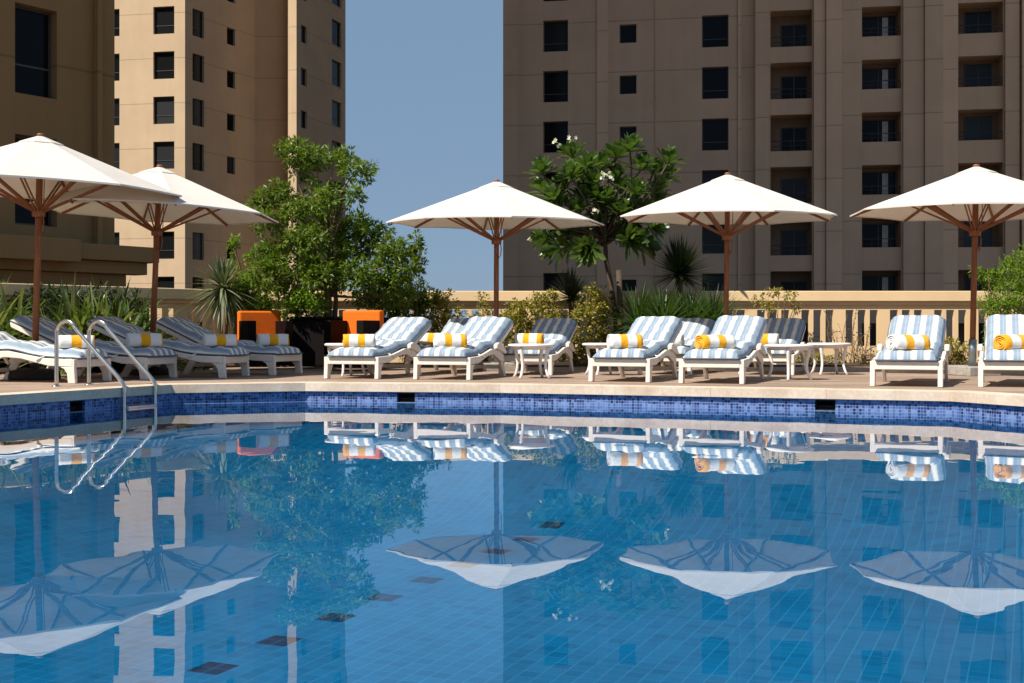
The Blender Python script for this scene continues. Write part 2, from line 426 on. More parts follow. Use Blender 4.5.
# pool shell: a wall panel per side, openings for the skimmers
SK = {}
FLOORZ = -.92
def skim_px(px0, px1): return px0, px1
def side_u(i, px):
    a, b = Vector(WALLP[i]), Vector(WALLP[(i+1)%n]); d = (b-a).normalized()
    k = (px-CX)/F
    # a + d u : X = kY
    u = (k*a.y - a.x)/(d.x - k*d.y)
    return u, (b-a).length, d, a
skims = []
for i in range(n):
    a, b = Vector(WALLP[i]), Vector(WALLP[(i+1)%n]); d = (b-a).normalized(); L = (b-a).length
    ops = []
    if a.y > 3.5 and b.y > 3.5 or (a.y + b.y) > 20:
        for p0, p1 in ((397,415),(815,835.5),(70,85)):
            u0 = side_u(i, p0)[0]; u1 = side_u(i, p1)[0]
            lo, hi = min(u0,u1), max(u0,u1)
            if lo > .05 and hi < L-.05 and (a+d*lo).y > 8 and (a+d*lo).y > 0:
                ops.append((lo, hi, .004, .115, .3))
    # local x along the side seen from inside, y outward from the pool
    # traversal is counter-clockwise, interior on the left; reverse so that x runs left to right seen from the water
    W = MB(); W.facade(L, FLOORZ, .126, [(L-o[1], L-o[0], o[2], o[3], o[4]) for o in ops])
    rot = math.atan2(-d.y, -d.x)
    o = W.build('pool_wall', M['mosaic'], None, (b.x, b.y, 0), rot); tag(o, kind='structure')
    for q in ops: skims.append((o, L-q[1], L-q[0]))
mb = MB(); cen = Vector((0, 6.6)); bd = []
for i in range(n):
    a, b = Vector(WALLP[i]), Vector(WALLP[(i+1)%n]); k = max(2, int((b-a).length/.25))
    bd += [a.lerp(b, j/k) for j in range(k)]
RN = 40; vs = []; fs = []; nb_ = len(bd)
for r_ in range(RN):
    for p in bd:
        f = (r_/RN)**1.5; q = p.lerp(cen, f); dist = (q-p).length
        k = min(1, dist/3.2); k = k*k*(3-2*k)
        vs.append((q.x, q.y, -.26 + (FLOORZ+.26)*k))
vs.append((cen.x, cen.y, FLOORZ))
for r_ in range(RN-1):
    for j in range(nb_): fs.append((r_*nb_+j, r_*nb_+(j+1)%nb_, (r_+1)*nb_+(j+1)%nb_, (r_+1)*nb_+j))
for j in range(nb_): fs.append(((RN-1)*nb_+j, (RN-1)*nb_+(j+1)%nb_, RN*nb_))
mb.add(vs, fs, True); tag(mb.build('pool_floor', M['pool_tile']), kind='structure')
mb = MB(); mb.add([(x, y, 0) for x, y in WALLP], [tuple(range(n))]); tag(mb.build('pool_water', M['water']), kind='structure')
# skimmer boxes set in the openings
sk_lab = {0:'dark skimmer opening in the blue tile band below the first striped loungers', 1:'dark skimmer opening in the tile band below the two bistro tables near the slotted wall', 2:'shaded skimmer opening in the tile band beside the steel pool ladder'}
skims_sorted = []
for o, u0, u1 in skims:
    wp = o.location + Matrix.Rotation(o.rotation_euler.z, 3, 'Z') @ Vector(((u0+u1)/2, 0, 0))
    px = CX + wp.x/wp.y*F
    idx = 2 if px < 200 else (0 if px < 600 else 1)
    t = thing('pool_skimmer', sk_lab[idx], 'skimmer', (wp.x, wp.y, .004), o.rotation_euler.z, 'skimmer openings in the pool wall')
    w = (u1-u0)/2 - .004
    b = MB(); b.box(-w, w, .28, .295, .003, .107); b.box(-w, -w+.006, .03, .28, .003, .107); b.box(w-.006, w, .03, .28, .003, .107); b.box(-w+.006, w-.006, .03, .28, .003, .01); b.box(-w+.006, w-.006, .03, .28, .100, .107)
    b.build('throat', M['dark'], t)
    b = MB(); b.box(-w+.01, w-.01, .10, .106, .012, .05); b.build('flap', M['dark'], t)

# planting bed along the boundary
mb = MB(); mb.plate([(-11,14.0),(-8.2,16.8),(-6.8,17.4),(-5.6,18.9),(-4.4,20.4),(16,20.6),(16,22.4),(-4.8,22.4),(-11.2,15)][::1], DECK-.05, DECK+.03)
tag(mb.build('planting_bed', M['soil']), kind='structure')

# ------------------------------------------------------------------ boundary wall with slots
def slot_wall(label, p0, p1, first, cat='wall'):
    p0 = Vector(p0); p1 = Vector(p1); d = (p1-p0); L = d.length; rot = math.atan2(d.y, d.x)
    t = thing('balustrade_wall', label, cat, (p0.x, p0.y, DECK), rot)
    ops = []; u = first
    while u < L - .9:
        for k in range(3):
            a = u + k*.222
            ops.append((a, a+.145, .335, 1.0, .085))
        u += .815
    b = MB(); b.facade(L, -.02, 1.09, ops, back=.085)
    b.add([(0,0,-.02),(0,.085,-.02),(0,.085,1.09),(0,0,1.09)], [(3,2,1,0)][:1]); b.add([(L,0,-.02),(L,.085,-.02),(L,.085,1.09),(L,0,1.09)], [(0,1,2,3)])
    b.build('wall_panel', M['wall'], t)
    b = MB(); b.box(-.02, L+.02, -.035, .165, 1.09, 1.155); b.build('moulding', M['wall'], t, bevel=.008)
    b = MB(); b.box(-.05, L+.05, -.085, .215, 1.155, 1.345); b.build('wall_cap', M['wall'], t, bevel=.012)
    return t
slot_wall('sunlit sand coloured boundary wall with slots in threes behind the sun loungers', (-4.55, 22.1), (17, 22.1), .10)
slot_wall('shaded stretch of slotted sand wall behind the strap leaved plants', (-10.6, 15.29), (-4.75, 21.95), .15)

# ------------------------------------------------------------------ buildings
def line_u(p0, d, px):
    k = (px-CX)/F
    return (k*p0.y - p0.x)/(d.x - k*d.y)
def frame_mesh(w, h, bars):
    b = MB(); t = .06
    b.box(0, t, 0, .06, 0, h); b.box(w-t, w, 0, .06, 0, h); b.box(t, w-t, 0, .06, 0, t); b.box(t, w-t, 0, .06, h-t, h)
    for z in bars: b.box(t, w-t, .005, .055, z-.025, z+.025)
    return b
WINP = {}
def window(parent, u, z, w, h, rot_parent_loc, depth, bars, glassmat='glass'):
    key = (round(w,2), round(h,2), tuple(bars), glassmat)
    if key not in WINP:
        f = frame_mesh(w-.006, h-.006, bars).build('window', M['win_frame'], parent)
        g = MB(); g.add([(.05,.035,.05),(w-.05,.035,.05),(w-.05,.035,h-.05),(.05,.035,h-.05)], [(0,1,2,3)]); g.build('pane', M[glassmat], f)
        WINP[key] = f; o = f
    else:
        o = copy_tree(WINP[key], parent)
    M4 = rot_parent_loc
    o.location = M4 @ Vector((u+.003, depth, z+.003)); o.rotation_euler = (0, 0, M4.to_euler().z)
    return o
def seg_matrix(p0, d): return Matrix.Translation(Vector((p0[0], p0[1], 0))) @ Matrix.Rotation(math.atan2(d.y, d.x), 4, 'Z')

def poly_tower(name, label, pts, segs, zbot, ztop, mat, cat='building'):
    """pts: plan, left to right as seen; segs: {index: list of (kind,u0,u1,ztops,h,...)} openings."""
    t = thing(name, label, cat, (pts[0][0], pts[0][1], zbot))
    off = Vector((pts[0][0], pts[0][1], zbot))
    W = MB(); jobs = []
    nn = len(pts)
    for i in range(nn):
        p0 = Vector(pts[i]); p1 = Vector(pts[(i+1)%nn]); d = p1-p0; L = d.length; d = d/L
        M4 = seg_matrix(p0-off.xy, d)
        ops = []
        for q in segs.get(i, []):
            for zt in q['tops']:
                ops.append((q['u0'], q['u1'], zt-q['h']-zbot, zt-zbot, q['d']))
                jobs.append((M4, q, zt))
        w2 = MB(); w2.facade(L, 0, ztop-zbot, ops)
        W.add(w2.v, w2.f, False, M4)
    W.add([(p[0]-off.x, p[1]-off.y, ztop-zbot) for p in pts], [tuple(range(nn))])
    W.build('wall', mat, t)
    return t, jobs, off

# --- far tower on the left (sunlit end wall, shaded flank)
Q = [at(30, 87.2).xy, at(185, 85).xy, at(255, 92).xy, at(287.5, 92).xy, at(288.5, 89.2).xy, at(296.5, 89).xy, at(345.5, 97).xy, Vector((-24, 118)), Vector((-46, 110))]
def seg_u(i, pa, pb, pts=Q):
    p0 = Vector(pts[i]); d = (Vector(pts[i+1])-p0).normalized()
    return line_u(p0, d, pa), line_u(p0, d, pb)
tops = [23.9 - 3.2*k for k in range(-3, 8)]
segs = {}
u = seg_u(0, 153.3, 174.3); segs[0] = [dict(k='w', u0=u[0], u1=u[1], tops=tops, h=1.95, d=.28, bars=(.62,), g='glass')]
u = seg_u(0, 100, 119.5); segs[0].append(dict(k='w', u0=u[0], u1=u[1], tops=tops, h=1.95, d=.28, bars=(.62,), g='glass'))
u = seg_u(0, 50, 70); segs[0].append(dict(k='w', u0=u[0], u1=u[1], tops=tops, h=1.95, d=.28, bars=(.62,), g='glass'))
u = seg_u(1, 192.5, 204); segs[1] = [dict(k='w', u0=u[0], u1=u[1], tops=tops, h=1.95, d=.25, bars=(.62,), g='glass_blue')]
u = seg_u(1, 227, 235); segs[1].append(dict(k='w', u0=u[0], u1=u[1], tops=[z-.5 for z in tops], h=1.25, d=.25, bars=(), g='glass'))
u = seg_u(5, 301, 307); segs[5] = [dict(k='w', u0=u[0], u1=u[1], tops=[z-.15 for z in tops], h=1.3, d=.25, bars=(), g='glass')]
u = seg_u(5, 332, 341.5); segs[5].append(dict(k='w', u0=u[0], u1=u[1], tops=[z+1.6 for z in tops], h=2.0, d=.25, bars=(.62,), g='glass_blue'))
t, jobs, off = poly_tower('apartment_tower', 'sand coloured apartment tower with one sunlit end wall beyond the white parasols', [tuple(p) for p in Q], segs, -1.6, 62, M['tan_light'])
for M4, q, zt in jobs: window(t, q['u0'], zt-q['h']+1.6, q['u1']-q['u0'], q['h'], M4, q['d']-.09, q['bars'], q['g'])

# --- brown tower on the right
A = at(550, 76).xy; B = at(980, 71.8).xy; dR = (B-A).normalized()
PL = A + dR*line_u(A, dR, 503.5); PR = A + dR*line_u(A, dR, 1190)
pts = [tuple(PL), tuple(PR), (PR.x+6, PR.y+26), (PL.x+4, PL.y+26)]
def ru(px): return line_u(PL, dR, px)
rt = [20.5 - 3.2*k for k in range(-4, 7)]
segs = {0: [
  dict(k='w', u0=ru(543), u1=ru(568), tops=rt, h=1.98, d=.4, bars=(.55,), g='glass'),
  dict(k='w', u0=ru(619.5), u1=ru(636.5), tops=[z-.45 for z in rt], h=1.16, d=.4, bars=(), g='glass'),
  dict(k='w', u0=ru(702), u1=ru(728.5), tops=[z-.1 for z in rt], h=1.98, d=.4, bars=(.55,), g='glass'),
  dict(k='b1', u0=ru(770.5), u1=ru(812), tops=rt, h=2.23, d=1.5),
  dict(k='b2', u0=ru(862), u1=ru(901), tops=rt, h=1.8, d=1.5),
  dict(k='b3', u0=ru(958), u1=ru(1003), tops=rt, h=1.85, d=1.5),
  dict(k='w', u0=ru(1060), u1=ru(1085), tops=rt, h=1.98, d=.4, bars=(.55,), g='glass'),
]}
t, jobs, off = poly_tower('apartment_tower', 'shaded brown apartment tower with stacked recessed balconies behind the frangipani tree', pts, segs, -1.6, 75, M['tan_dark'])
BP = {}
for M4, q, zt in jobs:
    w = q['u1']-q['u0']; h = q['h']; zb = zt-h+1.6
    if q['k'] == 'w':
        window(t, q['u0'], zb, w, h, M4, q['d']-.09, q['bars'], q['g']); continue
    k = q['k']
    if k not in BP:
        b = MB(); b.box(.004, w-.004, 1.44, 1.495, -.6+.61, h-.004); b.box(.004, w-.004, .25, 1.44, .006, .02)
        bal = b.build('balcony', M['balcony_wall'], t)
        x0, x1 = {'b1': (.28*w, .93*w), 'b2': (.04*w, .96*w), 'b3': (.25*w, .87*w)}[k]
        hd = {'b1': h*.74, 'b2': h*.86, 'b3': h*.88}[k]
        b = frame_mesh(x1-x0, hd, ()); b.box((x1-x0)*.5-.03, (x1-x0)*.5+.03, .002, .058, .06, hd-.06)
        dr = b.build('balcony_door', M['win_frame'], bal, (x0, 1.37, .022))
        b = MB(); b.add([(x0+.05,1.40,.07),(x1-.05,1.40,.07),(x1-.05,1.40,hd-.02),(x0+.05,1.40,hd-.02)], [(0,1,2,3)])
        b.build('door_glass', M['glass_blue' if k == 'b3' else 'glass'], bal)
        if k == 'b2':
            b = MB()
            for j in range(7):
                xx = w*.60 + j*.05
                b.box(xx, xx+.044, 1.33+.02*(j%2), 1.36+.02*(j%2), .05, hd-.1)
            b.build('curtain', M['curtain'], bal)
        b = MB(); zr = .62 if k == 'b1' else .52
        b.beam((.01,.08,zr), (w-.01,.08,zr), .05, .045); b.beam((.01,.08,zr*.5), (w-.01,.08,zr*.5), .02, .02)
        for j in range(5):
            xx = .03 + (w-.06)*j/4
            b.box(xx-.012, xx+.012, .07, .09, .0, zr-.02)
        b.build('railing', M['rail'], bal)
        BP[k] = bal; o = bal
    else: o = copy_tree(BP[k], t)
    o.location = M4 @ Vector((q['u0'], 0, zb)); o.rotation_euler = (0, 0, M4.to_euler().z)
M4 = seg_matrix(PL-off.xy, dR)
def pilaster(px0, px1, proud, z1=76.6):
    b = MB(); b.box(ru(px0), ru(px1), -proud, .002-.004, 0, z1)
    o = b.build('pilaster', M[('tan_pier','tan_pier_red','tan_dark')[int(px0) % 3]], t); o.location = M4.translation; o.rotation_euler = (0, 0, M4.to_euler().z)
for a_, b_, pr in ((503.6,517.5,.2),(597,608,.1),(655,656.2,.06),(738,741,.12),(755,768.5,.55),(813.5,825,.35),(825.5,841.5,.55),(842,861,.35),(902.5,923,.35),(923.5,941.5,.55),(942,957,.35),(1004,1018,.35),(1020,1040,.55)):
    pilaster(a_, b_, pr)

# --- near building on the far left, its cornice and lower block
C1 = Vector((-10.4, 31.4)); dn = Vector((.60, .80)); inw = Vector((-.80, .60))
LN = 26.0
P0 = C1 - dn*LN
pts = [tuple(P0), tuple(C1), tuple(C1+inw*46), tuple(P0+inw*46)]
def nu(px): return line_u(P0, dn, px)
ut = [8.83+3.2*k for k in range(-1, 6)]
ws = []
for a_, b_ in ((15, 57), (-62, -8), (-190, -120), (-350, -260)):
    ws.append(dict(k='w', u0=nu(a_), u1=nu(b_), tops=ut, h=2.2, d=.35, bars=(.75,), g='glass'))
t, jobs, off = poly_tower('apartment_building', 'shade darkened apartment building with tall dark windows behind the nearest parasol', pts, {0: ws}, -1.6, 125, M['tan_near_shade'])
for M4, q, zt in jobs: window(t, q['u0'], zt-q['h']+1.6, q['u1']-q['u0'], q['h'], M4, q['d']-.09, q['bars'], q['g'])
M4 = seg_matrix(P0-off.xy, dn); rz = M4.to_euler().z
def nbox(name, u0, u1, out, z0, z1, mat='tan_near_shade'):
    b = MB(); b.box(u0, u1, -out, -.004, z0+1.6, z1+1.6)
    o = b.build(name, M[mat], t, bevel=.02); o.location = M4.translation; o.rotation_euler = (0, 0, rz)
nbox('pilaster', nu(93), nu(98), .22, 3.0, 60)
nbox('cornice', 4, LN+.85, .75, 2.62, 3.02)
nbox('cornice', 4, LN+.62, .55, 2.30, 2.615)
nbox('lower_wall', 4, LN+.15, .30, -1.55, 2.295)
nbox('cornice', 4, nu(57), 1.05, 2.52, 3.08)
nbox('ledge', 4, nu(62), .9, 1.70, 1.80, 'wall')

# ------------------------------------------------------------------ sun loungers
def make_lounger(seed=3):
    t = thing('sun_lounger', 'x', 'sun lounger', group='striped sun loungers around the pool deck')
    W = .75; hw = W/2; th = .045
    for sgn in (-1, 1):
        y0, y1 = sorted((sgn*hw, sgn*(hw-th)))
        b = MB()
        rail = [(.03,.19),(.34,.20),(.50,.235),(.72,.285),(.95,.30),(1.15,.24),(1.30,.19),(1.42,.20),(1.38,.29),(1.22,.34),(1.02,.372),(.90,.375),(.62,.325),(.40,.29),(.03,.278)]
        b.prism(rail, y0, y1); b.build('side_rail', M['white_frame'], t, bevel=.008)
        b = MB(); leg = [(0,0),(.085,0),(.10,.10),(.16,.165),(.30,.198),(.03-.0,.189),(.028,.277),(-.004,.272),(-.004,.12)]
        leg = [(-.012,0),(.085,0),(.098,.11),(.135,.165),(.19,.1885),(.028,.1885),(.028,.279),(.0,.279),(.0,.15)]
        b.prism(leg, y0-.004, y1+.004); b.build('leg', M['white_frame'], t, bevel=.008)
        b = MB(); leg = [(1.40,0),(1.50,0),(1.37,.205),(1.29,.188),(1.24,.205)]
        b.prism([(1.40,0),(1.50,0),(1.38,.198),(1.26,.195)], y0+.003, y1-.003); b.build('leg', M['white_frame'], t, bevel=.006)
        b = MB(); b.prism([(1.02,.376),(1.40,.30),(1.45,.32),(1.30,.42),(1.12,.455),(1.02,.43)], sgn*hw-.028, sgn*hw+.028)
        b.build('armrest', M['white_frame'], t, bevel=.01)
    b = MB(); b.box(-.002, .040, -hw+th+.002, hw-th-.002, .185, .275); b.build('front_rail', M['white_frame'], t, bevel=.008)
    b = MB(); b.box(1.39, 1.43, -hw+th+.002, hw-th-.002, .10, .15)
    b.build('cross_rail', M['white_frame'], t, bevel=.006)
    b = MB(); b.box(.60,.64,-hw+th+.002,hw-th-.002,.235,.275); b.build('cross_rail', M['white_frame'], t, bevel=.006)
    b = MB()
    for i in range(9):
        x = .07 + i*.113; z = .262 + max(0, x-.4)*.13
        b.box(x, x+.085, -hw+th+.003, hw-th-.003, z, z+.022)
    b.build('slat_base', M['white_frame'], t)
    ca, sa = math.cos(R(23)), math.sin(R(23))
    def bp(l, q): return (1.09 + l*ca - q*sa, .345 + l*sa + q*ca)
    b = MB()
    for sgn in (-1, 1):
        y0, y1 = sorted((sgn*(hw-.05), sgn*(hw-.095)))
        b.prism([bp(-.03,-.055), bp(.93,-.055), bp(.96,-.02), bp(.96,.005), bp(-.03,.005)], y0, y1)
    for i in range(8):
        l = .02 + i*.118
        b.prism([bp(l,-.03), bp(l+.085,-.03), bp(l+.085,-.006), bp(l,-.006)], -hw+.096, hw-.096)
    b.build('backrest_frame', M['white_frame'], t, bevel=.006)
    for sgn in (-1, 1):
        b = MB(); b.beam((1.55,sgn*.2,.52), (1.30,sgn*.2,.20), .035, .03); b.build('support_strut', M['white_frame'], t)
    # cushion: one long quilted pad following the frame
    path = [(-.035,.282),(.02,.287),(.25,.292),(.45,.305),(.65,.335),(.85,.382),(.96,.39),(1.05,.375),(1.14,.385)] + [(1.09+l*ca-.012*sa, .345+l*sa+.012*ca) for l in (.18,.36,.54,.72,.86,.97)]
    # resample
    P = [Vector((x, z)) for x, z in path]; cum = [0]
    for i in range(1, len(P)): cum.append(cum[-1] + (P[i]-P[i-1]).length)
    N = 64; NY = 22; cw = .318
    def sample(s):
        for i in range(1, len(P)):
            if s <= cum[i] or i == len(P)-1:
                k = (s-cum[i-1])/(cum[i]-cum[i-1]); return P[i-1].lerp(P[i], k)
    tot = cum[-1]; pts_ = [sample(tot*i/N) for i in range(N+1)]
    for _ in range(3): pts_ = [pts_[0]] + [(pts_[i-1]+pts_[i]*2+pts_[i+1])/4 for i in range(1, N)] + [pts_[-1]]
    r2 = random.Random(seed)
    ph = [r2.uniform(0, 6.28) for _ in range(8)]
    vs = []; fs = []
    def ring(i, j):
        s = tot*i/N; v = -1 + 2*j/NY
        p = pts_[i]; d = (pts_[min(i+1,N)]-pts_[max(i-1,0)]).normalized(); nrm = Vector((-d.y, d.x))
        e = max(0, 1-abs(v)**5)**.5; ex = max(0, 1-abs(2*i/N-1)**34)**.5
        q = abs(math.sin(math.pi*s/.315)); q = .84 + .16*min(1, q*1.6)
        wr = .007*math.sin(s*23+ph[0]+v*2.2) + .004*math.sin(v*9+s*11+ph[1]) + .004*math.sin(s*41+v*7+ph[2])
        th_ = .092*e*ex*q + wr*e*ex
        wy = cw*(1+.012*math.sin(s*9+ph[3]))
        return Vector((p.x, v*wy, p.y)), nrm, th_
    for i in range(N+1):
        for j in range(NY+1):
            c, nr, h = ring(i, j); vs.append((c.x+nr.x*(.018+h), c.y, c.z+nr.y*(.018+h)))
    o2 = len(vs)
    for i in range(N+1):
        for j in range(NY+1):
            c, nr, h = ring(i, j); vs.append((c.x+nr.x*.004, c.y, c.z+nr.y*.004))
    S = NY+1
    for i in range(N):
        for j in range(NY):
            a = i*S+j; fs.append((a, a+S, a+S+1, a+1)); fs.append((o2+a, o2+a+1, o2+a+S+1, o2+a+S))
    for i in range(N):
        a = i*S; fs.append((a, o2+a, o2+a+S, a+S)); a = i*S+NY; fs.append((a, a+S, o2+a+S, o2+a))
    for j in range(NY):
        fs.append((j, j+1, o2+j+1, o2+j)); a = N*S+j; fs.append((a, o2+a, o2+a+1, a+1))
    fs = [f[::-1] for f in fs]
    b = MB(); b.add(vs, fs, True); cu = b.build('cushion', M['stripe'], t)
    b = MB(); lp = [(ring(i,0), -1) for i in range(N+1)] + [(ring(i,NY), 1) for i in range(N,-1,-1)]
    pp = [(c.x+nr.x*.008, c.y+sg*.004, c.z+nr.y*.008) for (c, nr, h), sg in lp]; pp.append(pp[0])
    b.tube(pp, .009, 6, False); b.build('piping', M['piping'], cu)
    for sgn in (-1, 1):
        for xx in (.42,):
            b = MB(); b.tube([(xx,sgn*.335,.312),(xx+.01,sgn*.372,.30),(xx+.05,sgn*.385,.285),(xx+.085,sgn*.388,.262)], [.007,.01,.012,.006], 6)
            b.build('tie_strap', M['strap'], cu)
    return t
LG = make_lounger(); LG2 = make_lounger(17)
def towel_mesh():
    b = MB(); n = 120; turns = 3.6; Rr = .102; L = .205
    r2 = random.Random(5)
    prof = []
    for i in range(n+1):
        a = 2*math.pi*turns*i/n; r = .012 + (Rr-.012)*(i/n)
        prof.append((a, r))
    tk = (Rr-.012)/turns*.46
    def pt(a, r, x): 
        zz = r*math.sin(a); yy = r*math.cos(a)*1.06
        return (x, yy, zz*.96 + Rr*.95)
    vs = []; fs = []; NX = 12
    for i, (a, r) in enumerate(prof):
        off = .006*math.sin(a*1.3) + .004*math.sin(a*3.1+1) + .010*(1-i/n)
        for side in (1, -1):
            for k in range(NX+1):
                x = -L-off*.7 + (2*L+off*1.4)*k/NX
                rr = r + side*tk*(1 if 0 < k < NX else .7) + (.0025*math.sin(k*2.1+a*4) if i > n*.7 else 0)
                vs.append(pt(a, rr, x))
    S = 2*(NX+1)
    for i in range(n):
        for k in range(NX):
            a = i*S+k; fs.append((a, a+1, a+S+1, a+S)); c = a+NX+1; fs.append((c, c+S, c+S+1, c+1))
        a = i*S; fs.append((a, a+S, a+S+NX+1, a+NX+1)); a = i*S+NX; fs.append((a, a+NX+1, a+S+NX+1, a+S))
    a = n*S
    for k in range(NX): fs.append((a+k, a+k+1, a+NX+2+k, a+NX+1+k))
    b.add(vs, fs, True); return b
TW = towel_mesh().build('rolled_towel', M['towel'])
TWM = TW.data.copy(); TWM.materials[0] = M['towel_mid']
first = [True, True]; cnt = [0]
TWL = []
def place_lounger(px, s, hpx=None, theta=None, xy=None, label='', tlabel='', flip=0, toff=0, tx=.25, twist=0):
    X, Y = (sx(px, s), F/s) if xy is None else xy
    if theta is None:
        th0 = R(15)
        for _ in range(30):
            hx = X + 1.93*math.sin(th0); hy = Y + 1.93*math.cos(th0)
            want = (hpx-CX)/F*hy
            th0 += (want-hx)/1.93*.8
        ax = Vector((math.sin(th0), math.cos(th0)))
    else:
        ax = Vector((-math.cos(theta), math.sin(theta)))
    cnt[0] += 1
    src = LG if cnt[0] % 2 else LG2
    o = src if cnt[0] <= 2 else copy_tree(src)
    o.location = (X, Y, DECK+.002); rz = math.atan2(ax.y, ax.x); o.rotation_euler = (0, 0, rz)
    o['label'] = label
    tw = TW if first[1] else TW.copy()
    if not first[1]: COL.objects.link(tw)
    first[1] = False
    if theta is not None: tw.data = TWM
    loc = Vector((X, Y)) + ax*tx + Vector((-ax.y, ax.x))*toff
    tw.location = (loc.x, loc.y, DECK+.378); tw.rotation_euler = (0, 0, rz - math.pi/2 + (math.pi if flip else 0) + R(twist))
    tw.scale = (rnd.uniform(.93,1.07), rnd.uniform(.95,1.06), rnd.uniform(.92,1.04)); tag(tw, tlabel, 'towel', 'rolled towels on the sun loungers'); TWL.append(tw)
    return o, ax
W_, Y_ = 0, 1
# front row, then back row, then the group by the ladder
place_lounger(351, 78.7, 409, label='striped lounger standing in front of the orange chair and small white table beside the planter', tlabel='yellow ended rolled towel on the lounger in front of the orange chair and side table', flip=1, twist=20)
place_lounger(441.7, 80.3, 490, label='striped lounger whose backrest stands before the parasol pole closest to the open sky', tlabel='rolled towel on the lounger between the orange chair lounger and the curved leg bistro table', twist=30, tx=.30)
place_lounger(619, 83.9, 658, label='striped lounger below the frangipani trunk with a small table partly hidden at its foot', tlabel='rolled towel with a white spiral end on the lounger below the frangipani trunk', flip=0, twist=34)
place_lounger(711, 86.9, 741, label='striped lounger in front of the dark spiky yucca with fan palms at its head', tlabel='rolled towel with a round yellow spiral end on the lounger before the dark yucca', flip=1, twist=44)
place_lounger(906, 91.8, 918, label='striped lounger alone in front of the bare slotted wall, seen straight from its foot', tlabel='rolled towel with a white spiral end on the lounger alone before the slotted wall', flip=0, twist=40)
place_lounger(1016, 93.1, 1014, label='striped lounger cut by the picture edge beside the parasol with a steel sleeve', tlabel='rolled towel with a yellow spiral end on the lounger cut by the picture edge', flip=1, twist=42)
place_lounger(525, 72.7, 556, label='lounger with its backrest in parasol shade behind the lone bistro table', tlabel='rolled towel half hidden behind the lone bistro table', flip=0, twist=5)
place_lounger(664, 72.0, 694, label='lounger in the second row mostly hidden between the two loungers under the fan palms', tlabel='rolled towel almost hidden between the two loungers under the fan palms', flip=1)
place_lounger(766, 72.3, 784, label='lounger with a shaded blue backrest behind the pair of bistro tables', tlabel='rolled towel on the shaded lounger behind the pair of bistro tables', flip=1, toff=.08)
place_lounger(430, 70.0, 467, label='second row lounger mostly hidden behind the lounger under the parasol next to the sky', tlabel='rolled towel peeping out behind another towel on the second row lounger near the open sky', flip=0)
place_lounger(0, 0, None, R(14), (-4.98,14.27), 'lounger whose foot end stands right behind the steel ladder rails', 'rolled towel seen through the steel ladder rails', 0, -.02, twist=-50)
place_lounger(0, 0, None, R(14), (-4.45,15.25), 'lounger between the two parasol poles beside the strap leaved plants', 'rolled towel just beyond the far ladder rail in front of a dark backrest', 0, twist=-48)
place_lounger(0, 0, None, R(12), (-3.63,15.85), 'lounger reclined in front of the second parasol pole in the group near the ladder', 'rolled towel below the pale spiky yucca on the lounger before the second parasol pole', 0, twist=-52)
place_lounger(0, 0, None, R(20), (-3.12,16.75), 'lounger closest to the orange chairs in the ladder group, its foot by the planter', 'rolled towel before the black wicker chair, the nearest one to the dark planter', 0, twist=-50)

